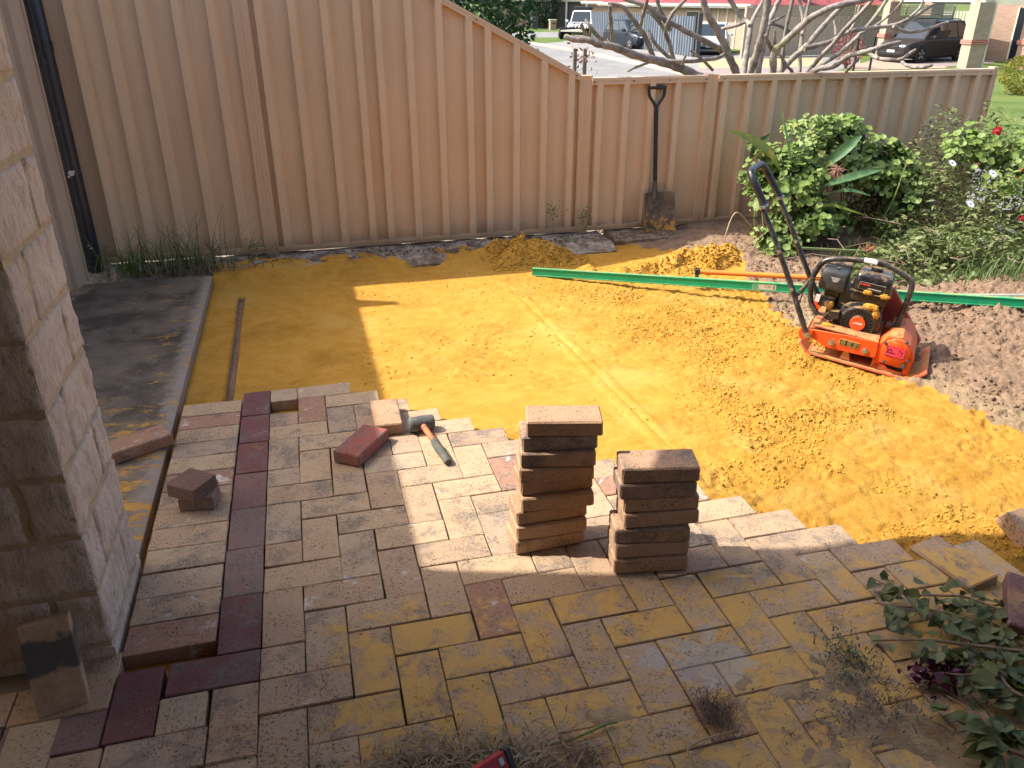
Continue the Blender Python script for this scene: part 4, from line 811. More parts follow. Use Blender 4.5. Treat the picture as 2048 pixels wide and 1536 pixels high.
HEART = (np.array([(0.04, 0, 0), (-0.02, 0.20, 0.03), (0.18, 0.40, 0.09), (0.50, 0.38, 0.07), (0.80, 0.18, -0.02), (1.05, 0, -0.12), (0.80, -0.18, -0.02), (0.50, -0.38, 0.07), (0.18, -0.40, 0.09), (-0.02, -0.20, 0.03), (0.35, 0, -0.03), (0.72, 0, -0.06)], float),
         np.array([(0, 10, 1), (1, 10, 2), (2, 10, 3), (3, 10, 11), (3, 11, 4), (4, 11, 5), (0, 9, 10), (9, 8, 10), (8, 7, 10), (7, 11, 10), (7, 6, 11), (6, 5, 11)]))
def leaves(tmpl, pos, d, nrm, size, wid=1.0):
    T, F = tmpl; d = unit(d); s = unit(np.cross(nrm, d)); n = np.cross(d, s); k = len(T); size = np.asarray(size)[:, None, None]
    V = pos[:, None]+size*(T[None, :, 0:1]*d[:, None]+T[None, :, 1:2]*wid*s[:, None]+T[None, :, 2:3]*n[:, None])
    return V.reshape(-1, 3), (F[None]+k*np.arange(len(pos))[:, None, None]).reshape(-1, 3)
def blades(pos, d, h, wdt, bend, seg=4):
    """curved tapering strips"""
    n = len(pos); d = unit(d); up = np.array([0, 0, 1.0]); side = unit(np.cross(d, up)+1e-6); V = []
    for k in range(seg+1):
        t_ = k/seg; c = pos+h[:, None]*(t_*up*(1-bend[:, None]*t_*0.55)+d*bend[:, None]*t_*t_); w_ = wdt[:, None]*(1-t_**1.6)*0.5+0.0002
        V += [c-side*w_, c+side*w_]
    V = np.stack(V, 1).reshape(-1, 3); F = np.array([(2*k, 2*k+1, 2*k+3, 2*k+2) for k in range(seg)])
    return V, (F[None]+2*(seg+1)*np.arange(n)[:, None, None]).reshape(-1, 4)
def rdir(n, up=0.3):
    a = rng.random(n)*6.283; z = rng.normal(up, 0.45, n); return unit(np.stack([np.cos(a), np.sin(a), z], -1))
def leafmat(name, c1, c2, c3, rough=0.5, transl=0.25, sc=14, spec=0.35):
    return mat(name, c1, c2, sc=sc, rough=rough, spec=spec, c3=c3, sc3=5, coord='World', transl=transl, lo=0.42, hi=0.58)
m_ger = leafmat('geranium_leaf', (0.12, 0.19, 0.035), (0.21, 0.29, 0.075), (0.32, 0.35, 0.09), sc=22)
m_ger2 = leafmat('geranium_leaf_light', (0.17, 0.25, 0.06), (0.24, 0.33, 0.10), (0.36, 0.36, 0.10), sc=30)
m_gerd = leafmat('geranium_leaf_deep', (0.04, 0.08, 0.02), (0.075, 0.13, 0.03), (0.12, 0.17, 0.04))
m_big = leafmat('broad_leaf', (0.06, 0.14, 0.055), (0.10, 0.19, 0.07), (0.16, 0.22, 0.06), rough=0.42, sc=20)
m_bigy = leafmat('broad_leaf_yellowing', (0.24, 0.26, 0.03), (0.16, 0.22, 0.03), (0.42, 0.33, 0.06), rough=0.45)
m_stem = mat('green_stem', (0.14, 0.20, 0.06), (0.22, 0.22, 0.09), sc=12, rough=0.6)
m_dry = mat('dry_stem', (0.40, 0.31, 0.19), (0.26, 0.18, 0.10), sc=14, rough=0.8)
m_wood = mat('woody_twig', (0.16, 0.11, 0.075), (0.24, 0.18, 0.12), sc=30, rough=0.85)
m_grass = leafmat('grass_blade', (0.07, 0.13, 0.03), (0.12, 0.19, 0.05), (0.26, 0.25, 0.10))
m_drygrass = mat('dry_grass', (0.23, 0.17, 0.10), (0.34, 0.27, 0.17), sc=30, rough=0.9, coord='World', c3=(0.12, 0.085, 0.05), sc3=40)
m_olive = leafmat('olive_leaf', (0.10, 0.135, 0.04), (0.17, 0.20, 0.07), (0.24, 0.22, 0.09))
def blob(n, c, r, shell=0.5):
    d = unit(rng.normal(size=(n, 3))); d[:, 2] = np.where(d[:, 2] < -0.3, -d[:, 2]*0.5, d[:, 2]); k = shell+(1-shell)*rng.random(n)**0.5
    k = k*(0.55+0.80*vn(d[:, 0]*2.5+c[0]*7, d[:, 1]*2.5+d[:, 2]*2, 3)); return np.array(c)+d*np.array(r)*k[:, None], d
def foliage(name, parent, parts, mat_, kind='stuff'):
    Vs, Fs, o = [], [], 0
    for V, F in parts: Vs.append(V); Fs.append(F+o); o += len(V)
    ob = link(name, mesh_np(name, np.concatenate(Vs), np.concatenate(Fs), mat_, False), parent)
    ob.matrix_parent_inverse = parent.matrix_world.inverted() if parent else Matrix()
    if kind: ob['kind'] = kind
    return ob
def wpart(o, parent):                                    # keep world-space geometry under a placed parent
    o.parent = parent; o.matrix_parent_inverse = Matrix.Translation(-parent.location); return o
bpy.context.view_layer.update()
# --- geranium shrub
ger = empty('geranium_shrub', (3.9, 3.3, 0), 'leafy green geranium shrub spilling against the low fence behind the compactor', 'shrub'); bpy.context.view_layer.update()
A_, B_ = [], []
for (n, c, r) in ((700, (3.50, 3.22, 0.36), (0.28, 0.30, 0.30)), (760, (3.88, 3.34, 0.48), (0.30, 0.26, 0.33)), (620, (4.22, 3.30, 0.42), (0.28, 0.28, 0.27)), (380, (4.46, 3.22, 0.26), (0.20, 0.25, 0.33)), (420, (3.62, 3.02, 0.16), (0.30, 0.20, 0.20)), (200, (3.36, 3.02, 0.05), (0.14, 0.16, 0.13)), (130, (4.03, 3.40, 0.70), (0.16, 0.12, 0.12))):
    n = int(n*1.25); p, d = blob(n, c, r, 0.55); q = unit(d*0.8+np.array([-0.25, -0.35, 0.7])+rng.normal(0, 0.4, (n, 3)))
    A_.append(leaves(ROUND, p, unit(np.cross(q, rng.normal(size=(n, 3)))), q, 0.022+0.034*rng.random(n)**1.3))
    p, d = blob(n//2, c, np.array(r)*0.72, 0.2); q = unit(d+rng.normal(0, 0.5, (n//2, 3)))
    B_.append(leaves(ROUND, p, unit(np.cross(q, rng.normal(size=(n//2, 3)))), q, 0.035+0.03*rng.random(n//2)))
for (x, y) in ((1590, 262), (1625, 250), (1655, 250), (1700, 252), (1745, 300), (1785, 300), (1805, 320), (1520, 300), (1545, 330), (1510, 360)):
    n = 70; p, d = blob(n, tuple(PV(x, y, 3.25)), (0.09, 0.08, 0.07), 0.3); q = unit(d*0.8+np.array([-0.25, -0.35, 0.7])+rng.normal(0, 0.5, (n, 3))); A_.append(leaves(ROUND, p, unit(np.cross(q, rng.normal(size=(n, 3)))), q, 0.018+0.03*rng.random(n)))
foliage('foliage', ger, A_[::2]+A_[-5:], m_ger); foliage('foliage', ger, A_[1::2], m_ger2); foliage('inner_foliage', ger, B_, m_gerd)
b = MB(); rr = random.Random(5)
for q in range(26):
    u = rr.uniform(3.35, 4.5); v = rr.uniform(3.1, 3.4); b.tube(bez([(u, v, zat(u, v)-.02), (u+rr.uniform(-.08, .08), v+rr.uniform(-.08, .08), rr.uniform(.15, .3)), (u+rr.uniform(-.15, .15), v+rr.uniform(-.12, .12), rr.uniform(.35, .62))], 4), [0.006]*8+[0.004], 6)
wpart(tag(b.build('stems', m_stem), kind='stuff'), ger)
def daisy(c, r, mat_, parent, n=14, ctr=None, tilt=(0.0, -0.6, 0.8), name='flower'):
    b = MB(); fr = frame(c, Vector(tilt).cross(Vector((0, 0.3, 1))), tilt)
    for k in range(n):
        a = k*2*math.pi/n; M2 = fr @ Matrix.Rotation(a, 4, 'Z'); b.add([(0.12*r, -0.03*r, 0), (0.6*r, -0.12*r, 0.05*r), (r, 0, 0.0), (0.6*r, 0.12*r, 0.05*r)], [(0, 1, 2, 3)], M2)
    o = wpart(b.build(name, mat_, fix=False), parent)
    if ctr: wpart(MB().lathe([(0.2*r, 0), (0.17*r, 0.08*r), (0.05*r, 0.12*r)], 8, fr).build('flower_eye', ctr), parent)
    return o
m_wh = mat('petal_white', (0.72, 0.74, 0.80), rough=0.6, transl=0.2); m_eye = mat('flower_eye', (0.04, 0.05, 0.14), rough=0.6); m_redp = mat('petal_red', (0.62, 0.015, 0.03), (0.5, 0.01, 0.05), sc=60, rough=0.55, transl=0.15)
m_mag = mat('petal_magenta', (0.075, 0.008, 0.032), (0.05, 0.006, 0.022), sc=50, rough=0.6, transl=0.1)
p = PV(1712, 252, 3.28); 
for q in range(4): daisy(p+Vector((rr.uniform(-.015, .015), 0, rr.uniform(-.012, .012))), 0.012, mat('petal_pale', (0.62, 0.55, 0.62), rough=0.6), ger, 5)
# --- broad-leaved plant
bl = empty('broad_leaved_plant', (3.75, 3.15, 0), 'broad-leaved plant with long blades rising out of the geranium', 'plant'); bpy.context.view_layer.update()
def broad(pts, wd, mat_, up=(0, -0.5, 0.8), fold=0.3):
    c = bez(pts, 5); n = len(c); b = MB()
    for i, p in enumerate(c):
        t_ = i/(n-1); w_ = wd*(math.sin(math.pi*min(1, t_*0.93+0.04))**0.75)*(1-0.25*t_)
        tg = (c[min(i+1, n-1)]-c[max(i-1, 0)]).normalized(); s = tg.cross(Vector(up)).normalized(); nn = s.cross(tg)
        b.v += [tuple(p-s*w_+nn*w_*fold), tuple(p-s*w_*.5+nn*w_*fold*.35), tuple(p), tuple(p+s*w_*.5+nn*w_*fold*.35), tuple(p+s*w_+nn*w_*fold)]
    for i in range(n-1): b.f += [(i*5+k, i*5+k+1, i*5+k+6, i*5+k+5) for k in range(4)]
    o = b.build('leaf', mat_, smooth=True, fix=False); return wpart(o, bl)
broad([PV(1562, 345, 3.15), PV(1535, 305, 3.10), PV(1495, 278, 3.05), PV(1457, 262, 3.0)], 0.048, m_bigy, (0.2, -0.7, 0.6))
broad([PV(1582, 345, 3.18), PV(1576, 300, 3.18), PV(1568, 255, 3.2), PV(1563, 219, 3.22)], 0.022, m_big, (1, -0.4, 0), 0.8)
broad([PV(1655, 330, 3.10), PV(1678, 308, 3.08), PV(1702, 288, 3.06), PV(1723, 271, 3.05)], 0.042, m_big, (-0.3, -0.7, 0.5))
broad([PV(1648, 372, 3.02), PV(1690, 358, 2.98), PV(1730, 347, 2.96), PV(1764, 340, 2.95)], 0.034, m_big, (0, -0.6, 0.8))
broad([PV(1665, 385, 3.05), PV(1700, 382, 3.0), PV(1742, 392, 2.96)], 0.030, m_big, (0, -0.3, 1))
broad([PV(1610, 420, 3.0), PV(1660, 412, 2.95), PV(1700, 422, 2.92), PV(1740, 434, 2.90)], 0.026, m_bigy, (0, -0.3, 1))
broad([PV(1500, 318, 3.2), PV(1515, 290, 3.22), PV(1540, 268, 3.25)], 0.03, m_gerd, (0, -0.8, 0.5))
b = MB()
for (x0, y0, x1, y1) in ((1560, 520, 1562, 345), (1572, 520, 1582, 345), (1600, 500, 1655, 330), (1610, 480, 1648, 372), (1575, 430, 1665, 385)):
    b.tube([PV(x0, y0, 3.05), PV((x0+x1)/2-6, (y0+y1)/2, 3.1), PV(x1, y1, 3.12)], [0.012, 0.010, 0.007], 7)
wpart(tag(b.build('stalks', m_stem, smooth=True), kind='stuff'), bl)
# --- pulled clumps with brown roots
def rootclump(name, c, axis, stem_to, label, col):
    e = empty(name, c, label, 'plant'); bpy.context.view_layer.update(); b = MB(); r_ = random.Random(int(c.x*100))
    for q in range(46):
        d = (Vector(axis)+Vector((r_.gauss(0, .55), r_.gauss(0, .55), r_.gauss(0, .55)))).normalized(); L = r_.uniform(.03, .085)
        b.tube([(0, 0, 0), d*L*.5+Vector((0, 0, r_.uniform(-.008, .01))), d*L], [0.0028, 0.002, 0.0008], 4)
    tag(b.build('roots', col, e), kind='stuff')
    if stem_to: MB().tube([(0, 0, 0), (stem_to-c)*0.3, stem_to-c], [0.011, 0.009, 0.008], 8).build('stalk', m_stem, e, True)
m_root = mat('root_brown', (0.32, 0.13, 0.06), (0.22, 0.09, 0.05), sc=40, rough=0.85); m_root2 = mat('root_pink', (0.42, 0.22, 0.17), (0.30, 0.14, 0.10), sc=40, rough=0.85)
rootclump('uprooted_clump', PV(1730, 503, 2.45), (0.9, -0.1, 0.45), PV(1600, 496, 2.45), 'uprooted plant with brown roots and pale green stalk behind the roll cage', m_root)
rootclump('uprooted_clump', PV(1676, 336, 2.92), (-0.6, -0.3, -0.5), None, 'tuft of pinkish roots caught in the shrub above the compactor', m_root2)
# --- dry looping stems left of the shrub
lo_ = empty('dry_stems', (3.2, 3.05, 0), 'dry pale looping stems left of the geranium by the sand heap', 'dead stems'); bpy.context.view_layer.update()
for pts in (((1450, 540), (1447, 490), (1470, 426), (1500, 450), (1520, 480)), ((1450, 540), (1460, 555), (1478, 545), (1490, 520)), ((1530, 465), (1510, 490), (1505, 520), (1520, 545), (1535, 560)), ((1500, 420), (1512, 445), (1523, 470), (1525, 510)), ((1478, 548), (1495, 525), (1505, 505))):
    wpart(MB().tube(bez([PV(x, y, 3.02+0.02*k) for k, (x, y) in enumerate(pts)], 5), 0.0055, 6).build('stem', m_dry, smooth=True), lo_)
# --- sprawling daisy bed at right, cut leafy trimmings in front
bed = empty('daisy_bush', (5.0, 2.9, 0), 'sprawling bush of daisies and red geraniums at the right edge', 'shrub'); bpy.context.view_layer.update()
A_, B_, C_ = [], [], []
def zbed(u, v): return np.array([zat(a, c) for a, c in zip(u, v)])
n = 9500; u = 4.15+1.7*rng.random(n); v = 2.25+1.35*rng.random(n); hh = (0.14+0.52*ss(4.2, 4.85, u)*ss(2.1, 2.95, v))*(0.55+0.9*vn(u*5, v*5, 17)); z = 0.02+hh*rng.random(n)**0.6
p = np.stack([u, v, z], -1); C_.append(leaves(LANCE, p, rdir(n, 0.3), rdir(n, 1.2), 0.03+0.035*rng.random(n), 0.9))
for (n, c, r) in ((260, (4.78, 3.02, 0.60), (0.20, 0.2, 0.20)), (300, (5.15, 2.95, 0.55), (0.25, 0.22, 0.20)), (260, (5.45, 3.0, 0.52), (0.25, 0.25, 0.22)), (140, (5.0, 2.75, 0.42), (0.3, 0.2, 0.15))):
    p, d = blob(n, c, r, 0.4); q = unit(d*0.6+np.array([-0.25, -0.35, 0.7])+rng.normal(0, 0.45, (n, 3))); A_.append(leaves(ROUND, p, unit(np.cross(q, rng.normal(size=(n, 3)))), q, 0.028+0.032*rng.random(n)))
n = 1500; u = 4.1+1.7*rng.random(n); v = 2.0+1.2*rng.random(n); B_.append(blades(np.stack([u, v, zbed(u, v)], -1), rdir(n, 0), 0.10+0.16*rng.random(n), 0.004+0.003*rng.random(n), 0.4+0.6*rng.random(n)))
foliage('geranium_leaves', bed, A_, m_ger); foliage('daisy_leaves', bed, C_, m_olive); foliage('grass', bed, B_, m_grass)
b = MB()
for q in range(20):
    u0, v0 = rr.uniform(4.5, 5.7), rr.uniform(2.6, 3.3); b.tube(bez([(u0, v0, 0.0), (u0+rr.uniform(-.1, .1), v0+rr.uniform(-.1, .05), .28), (u0+rr.uniform(-.25, .15), v0+rr.uniform(-.2, .05), rr.uniform(.35, .68))], 4), 0.005, 5)
wpart(tag(b.build('stems', m_stem, smooth=True), kind='stuff'), bed)
for (x, y, v, r) in ((1905, 326, 2.80, .032), (1986, 347, 2.75, .036), (1941, 408, 2.62, .034), (2000, 455, 2.55, .026), (2024, 462, 2.5, .026), (1962, 480, 2.45, .020)): daisy(PV(x, y, v), r, m_wh, bed, 15, m_eye)
for k, (x, y, v, s) in enumerate(((1993, 263, 2.95, 1.15), (2044, 340, 2.8, .8), (2035, 362, 2.75, 1.0), (2043, 437, 2.6, .8), (1952, 330, 2.9, .5))):
    c = PV(x, y, v); b = MB()
    for q in range(26):
        d = Vector((rr.gauss(0, 1), rr.gauss(0, 1)-.4, rr.gauss(0, 1)+.3)).normalized(); M2 = frame(c+d*0.030*s*rr.uniform(.6, 1), d.cross(Vector((rr.random(), .3, 1))), d)
        for a in range(5): b.add([(0, 0, 0), (.009*s, -.005*s, .002), (.014*s, 0, 0), (.009*s, .005*s, .002)], [(0, 1, 2, 3)], M2 @ Matrix.Rotation(a*1.257, 4, 'Z'))
    wpart(b.build('red_flower_head', m_redp, fix=False), bed)
tr = empty('trimmings_heap', (4.0, 2.5, 0), 'low heap of cut leafy trimmings between the shrub and the compactor', 'trimmings'); bpy.context.view_layer.update()
n = 3600; u = 3.35+1.3*rng.random(n); v = 2.12+0.85*rng.random(n); k = rng.random(n) < ss(0.25, 0.6, 1.15-np.abs(u-4.05)/0.75-np.abs(v-2.55)/0.75+0.5*(vn(u*5, v*5, 23)-0.5)); u, v = u[k], v[k]; n = len(u)
hh = 0.24*ss(0.75, 0.0, np.hypot((u-4.15)/0.62, (v-2.55)/0.42))
p = np.stack([u, v, zbed(u, v)+0.01+hh*rng.random(n)], -1); foliage('leaves', tr, [leaves(LANCE, p, rdir(n, 0.1), rdir(n, 0.9), 0.035+0.030*rng.random(n), 1.35)], m_olive)
b = MB()
for q in range(18):
    u0, v0 = rr.uniform(3.5, 4.7), rr.uniform(2.15, 2.8); a = rr.uniform(0, 6.28); L = rr.uniform(.15, .4); z0 = rr.uniform(.04, .22)
    b.tube([(u0, v0, z0), (u0+math.cos(a)*L*.5, v0+math.sin(a)*L*.4, z0+rr.uniform(0, .06)), (u0+math.cos(a)*L, v0+math.sin(a)*L*.8, z0+rr.uniform(-.05, .05))], [0.004, 0.003, 0.002], 5)
wpart(tag(b.build('twigs', m_wood), kind='stuff'), tr)
# --- grass tuft at the left corner, weeds along the fence, grass at the bed
def tuft(name, c, n, sx, sy, h0, h1, label, mat_=None, bend=(0.3, 1.0), w0=0.004):
    e = empty(name, c, label, 'grass'); bpy.context.view_layer.update()
    p = np.stack([c[0]+rng.normal(0, sx, n), c[1]+rng.normal(0, sy, n), np.full(n, c[2])], -1); d = rdir(n, 0); d[:, 2] = 0; d[:, 1] -= 0.25
    foliage('blades', e, [blades(p, d, h0+(h1-h0)*rng.random(n), w0+0.003*rng.random(n), bend[0]+(bend[1]-bend[0])*rng.random(n), 5)], mat_ or m_grass); return e
tuft('grass_tuft', (-0.62, 3.58, 0.0), 190, 0.20, 0.06, 0.16, 0.52, 'long green grass tuft at the corner of slab and tall fence')
tuft('grass_tuft', (-0.90, 3.52, 0.0), 70, 0.07, 0.05, 0.12, 0.38, 'shorter grass growing round the foot of the black downpipe')
tuft('grass_tuft', (-0.55, 3.50, 0.0), 140, 0.18, 0.03, 0.05, 0.16, 'low yellowing grass fringe along the back of the dark slab', m_drygrass)
tuft('grass_tuft', (4.75, 2.10, 0.03), 220, 0.35, 0.10, 0.06, 0.20, 'bright grass along the front of the daisy bush')
tuft('grass_tuft', (3.95, 2.75, 0.0), 160, 0.25, 0.12, 0.06, 0.18, 'thin grass under the geranium shrub')
k = 0
for (x, y, zz, lab) in ((1107, 425, 0.10, 'small leafy weed climbing the raked fence panel near the sand heap'), (1167, 432, 0.10, 'small leafy weed at the double post'), (1150, 487, -0.02, 'low round weed in the soil left of the shovel'), (513, 490, 0.02, 'tiny weed by the first fence post')):
    c = PV(x, y, 3.78 if y < 470 or x < 600 else 3.62); e = empty('weed', c, lab, 'weed'); bpy.context.view_layer.update(); n = 60
    p = np.array(c)+rng.normal(0, 1, (n, 3))*np.array([0.035, 0.02, 0.035]); foliage('leaves', e, [leaves(LANCE, p, rdir(n, .2), rdir(n, .8), 0.012+0.014*rng.random(n), 1.5)], m_ger)
    wpart(MB().tube([Vector((c.x, c.y, -0.02)), c], 0.002, 5).build('stem', m_stem), e)
# litter at the foot of the fence
n = 900; u = -0.5+3.6*rng.random(n); v = 3.55+0.25*rng.random(n)
zl = np.where(u < 2.35, -0.012+0.012*rng.random(n), 0.002)
V1, F1 = leaves(LANCE, np.stack([u, v, zl+0.006], -1), rdir(n, 0.1)*np.array([1, 1, .4]), rdir(n, 1.5), 0.012+0.02*rng.random(n), 1.2)
o = link('leaf_litter', mesh_np('leaf_litter', V1, F1, mat('litter_brown', (0.075, 0.04, 0.025), (0.16, 0.09, 0.05), sc=20, rough=0.9, coord='World'))); tag(o, 'brown leaf litter along the foot of the fence', 'litter', kind='stuff')
# --- cut branches lying on the pavers at right
m_br = leafmat('cut_branch_leaf', (0.075, 0.092, 0.022), (0.115, 0.135, 0.038), (0.15, 0.165, 0.055), rough=0.55, sc=9)
m_br2 = leafmat('cut_branch_leaf_pale', (0.135, 0.155, 0.06), (0.17, 0.195, 0.085), (0.10, 0.12, 0.035), rough=0.6, sc=9)
def heart_mesh(mat_, curl, seed):
    T, F = HEART; r_ = np.random.default_rng(seed); V = T.copy(); V[:, 2] += curl*(V[:, 1]**2*1.6)-curl*0.5*(V[:, 0]-0.4)**2+r_.normal(0, .025, len(V)); return mesh_np('leaf', V, F, mat_, True)
LM = [heart_mesh(m, c_, i) for i, (m, c_) in enumerate(((m_br, 0.5), (m_br, -0.4), (m_br, 0.9), (m_br2, 0.6), (m_br2, -0.6), (m_br, -0.9)))]
def branch(label, pts, hz, nl, size, seed, side_twigs=True):
    r_ = random.Random(seed); P0 = [G(x, y, hz*min(1, 0.4+k*.3)+0.010) for k, (x, y) in enumerate(pts)]; c = bez(P0, 6)
    e = empty('cut_branch', c[0], label, 'branch', 'cut leafy branches on the paving'); bpy.context.view_layer.update()
    wpart(MB().tube(c, [0.0022+0.0035*i/len(c) for i in range(len(c))], 6).build('stem', m_wood, smooth=True), e)
    for q in range(nl):
        t_ = r_.random()**0.85; i = min(int(t_*(len(c)-1)), len(c)-2); p = c[i].lerp(c[i+1], r_.random()); tg = (c[i+1]-c[i]).normalized()
        sd = r_.choice((-1, 1)); sv_ = Vector((-tg.y, tg.x, 0))*sd; off = r_.uniform(0.0, 0.045)
        dz = r_.uniform(-0.25, 0.12); d = (sv_*r_.uniform(.5, 1)-tg*r_.uniform(-.3, .8)+Vector((0, 0, dz))).normalized()
        pos = p+sv_*off+Vector((0, 0, r_.uniform(-.012, .014))); pos.z = max(pos.z, 0.012)
        nn = Vector((r_.gauss(0, .38), r_.gauss(-.1, .38), 1)).normalized(); s = size*r_.uniform(.6, 1.2)
        o = link('leaf', LM[r_.randrange(6)], None); M2 = frame(pos, d, nn); M2 = M2 @ Matrix.Scale(s, 4); o.parent = e; o.matrix_parent_inverse = Matrix.Translation(-e.location); o.matrix_basis = M2
        tip_z = pos.z+d.z*s
        if tip_z < 0.006: o.matrix_basis = Matrix.Translation((0, 0, 0.006-tip_z)) @ M2
    return e
branch('leafy cut branch nearest the sand, its tip on the paver edge', [(1748, 1158), (1785, 1177), (1820, 1189), (1882, 1191), (1929, 1194), (1980, 1212), (2029, 1233), (2085, 1258)], 0.035, 50, 0.040, 1)
branch('thick leafy cut branch just below the topmost one', [(1750, 1206), (1790, 1212), (1824, 1214), (1902, 1228), (1980, 1257), (2046, 1288), (2100, 1312)], 0.03, 70, 0.044, 2)
branch('straight thin cut branch with few leaves in the middle of the trimmings', [(1745, 1281), (1800, 1280), (1855, 1280), (1941, 1290), (2044, 1302), (2110, 1308)], 0.03, 40, 0.044, 3)
branch('cut branch running down to the right corner, with dark bracts', [(1880, 1345), (1930, 1350), (1985, 1345), (2019, 1380), (2060, 1410), (2110, 1440)], 0.03, 56, 0.048, 4)
branch('lowest cut branch at the bottom right corner', [(1895, 1392), (1940, 1420), (1982, 1466), (2004, 1488), (2026, 1503), (2080, 1520)], 0.03, 46, 0.050, 5)
branch('broad-leaved cut branch at the right edge below the red paver', [(1960, 1300), (1990, 1330), (2010, 1365), (2040, 1390), (2090, 1400)], 0.04, 40, 0.052, 6)
e = empty('wilted_bracts', G(1870, 1345, 0.02), 'wilted dark magenta bracts beside the cut branches', 'bracts'); bpy.context.view_layer.update()
n = 90; c0 = np.array(e.location); p = c0+rng.normal(0, 1, (n, 3))*np.array([0.035, 0.025, 0.012]); p[:, 2] = np.abs(p[:, 2]-c0[2])+0.01
foliage('bracts', e, [leaves(HEART, p, rdir(n, .2), rdir(n, .8), 0.014+0.012*rng.random(n))], m_mag)
# --- dry grass, root clod, weed scraps on the near paving
def strew(name, label, cat, n, c, s, L0, L1, mat_, zmax, w0=0.0016):
    p = np.stack([rng.normal(c[0], s[0], n), rng.normal(c[1], s[1], n), 0.003+zmax*rng.random(n)**2], -1); a = rng.random(n)*6.283; L = L0+(L1-L0)*rng.random(n)**2
    d = np.stack([np.cos(a), np.sin(a), 0*a], -1); sd = np.stack([-np.sin(a), np.cos(a), 0*a], -1); bend = rng.normal(0, .35, n)[:, None]; V = []
    for k in range(5):
        t_ = k/4; cc = p+L[:, None]*(d*t_+sd*bend*t_*t_)+np.array([0, 0, 1.0])*(zmax*0.9*rng.random(n)*4*t_*(1-t_))[:, None]; ww = w0*(1-0.6*t_)
        V += [cc-sd*ww, cc+sd*ww]
    V = np.stack(V, 1).reshape(-1, 3); F = np.array([(2*k, 2*k+1, 2*k+3, 2*k+2) for k in range(4)]); F = (F[None]+10*np.arange(n)[:, None, None]).reshape(-1, 4)
    return tag(link(name, mesh_np(name, V, F, mat_)), label, cat, kind='stuff')
strew('dry_grass', 'matted dry grass at the bottom of the view round the level', 'grass', 1100, (0.36, -0.53), (0.17, 0.045), 0.03, 0.13, m_drygrass, 0.020, 0.0022)
strew('dry_grass', 'brown matted grass stalks under the level', 'grass', 700, (0.40, -0.56), (0.14, 0.035), 0.02, 0.09, MATS['woody_twig'], 0.014, 0.0014)
strew('dry_grass', 'sparser strewn dry grass left of the level', 'grass', 160, (0.22, -0.52), (0.10, 0.03), 0.02, 0.07, m_grass, 0.015, 0.0016)
strew('root_clod', 'dark tangle of fine roots on the dirty pavers', 'roots', 330, (1.085, -0.505), (0.022, 0.032), 0.015, 0.06, mat('root_dark', (0.085, 0.06, 0.042), (0.16, 0.12, 0.08), sc=40, rough=0.9, coord='World'), 0.022, 0.0008)
strew('root_clod', 'small dark root scrap right of the level', 'roots', 160, (0.72, -0.56), (0.03, 0.03), 0.02, 0.07, MATS['root_dark'], 0.014, 0.0009)
strew('weed_scraps', 'scraps of green weed on the dirty pavers', 'weed', 200, (1.52, -0.43), (0.035, 0.05), 0.008, 0.03, mat('weed_scrap', (0.06, 0.085, 0.04), (0.10, 0.12, 0.06), sc=30, rough=0.8, coord='World'), 0.012, 0.002)
strew('weed_scraps', 'dark weed crumbs further down the dirty pavers', 'weed', 260, (1.50, -0.58), (0.10, 0.05), 0.006, 0.03, MATS['root_dark'], 0.008, 0.002)
strew('debris', 'fine twigs and crumbs strewn over the old pavers', 'debris', 500, (0.95, -0.55), (0.45, 0.12), 0.005, 0.03, MATS['root_dark'], 0.004, 0.0010)
e = empty('fallen_twig', G(1300, 1430, 0.01), 'pale forked twig on the dirty pavers below the root tangle', 'twig')
for pts in (((1395, 1536), (1376, 1505), (1385, 1490), (1420, 1475), (1480, 1462)), ((1385, 1490), (1370, 1470))): wpart(MB().tube(bez([G(x, y, 0.008) for x, y in pts], 5), 0.0025, 5).build('stem', m_dry, smooth=True), e)
e = empty('fallen_twig', G(1190, 1460, 0.01), 'greenish thin twig crossing the dirty pavers near the level', 'twig')
wpart(MB().tube(bez([G(x, y, 0.008) for x, y in ((1090, 1492), (1150, 1476), (1210, 1450), (1235, 1444))], 5), 0.0028, 5).build('stem', m_stem, smooth=True), e)
# ================================================================== STREET BEYOND THE FENCE
ZS = -1.0
def zt(v): return np.interp(v, [3.9, 5.0, 26.0, 400.0], [-0.10, -0.15, ZS, ZS])
us = np.array([-260, -60, -20, -8, -2, 2, 6, 8, 10, 12, 14, 17, 20, 26, 34, 50, 90, 320.]); vs = np.concatenate([[3.86, 4.5], np.arange(5, 27, 1.5), [26, 30, 36, 45, 60, 90, 140, 420]])
A_, B_ = np.meshgrid(us, vs, indexing='ij'); Z = zt(B_); ny = len(vs)
V = np.stack([A_, B_, Z], -1).reshape(-1, 3); ii = (np.arange(len(us)-1)[:, None]*ny+np.arange(ny-1)[None]).ravel(); F = np.stack([ii, ii+ny, ii+ny+1, ii+1], -1)
t = NT('lawn_grass'); P = t.coord('World'); n1 = t.noise(P, 0.6, 5); n2 = t.noise(P, 9, 6, 0.7); n3 = t.noise(P, 60, 4, 0.7)
c = t.mix(t.ramp(n1, 0.38, 0.62), (0.075, 0.125, 0.028), (0.12, 0.17, 0.045)); c = t.mix(t.math('MULTIPLY', t.ramp(n2, 0.45, 0.7), 0.6), c, (0.18, 0.19, 0.075)); c = t.mix(t.math('MULTIPLY', t.ramp(n3, 0.5, 0.7), 0.5), c, (0.035, 0.065, 0.015)); t.bump(n3, 0.8, 0.03); m_lawn = t.out(c, 0.95, 0, 0.1)
tag(link('lawn', mesh_np('lawn', V, F, m_lawn, True)), kind='structure', label='green lawn and verge beyond the fence')
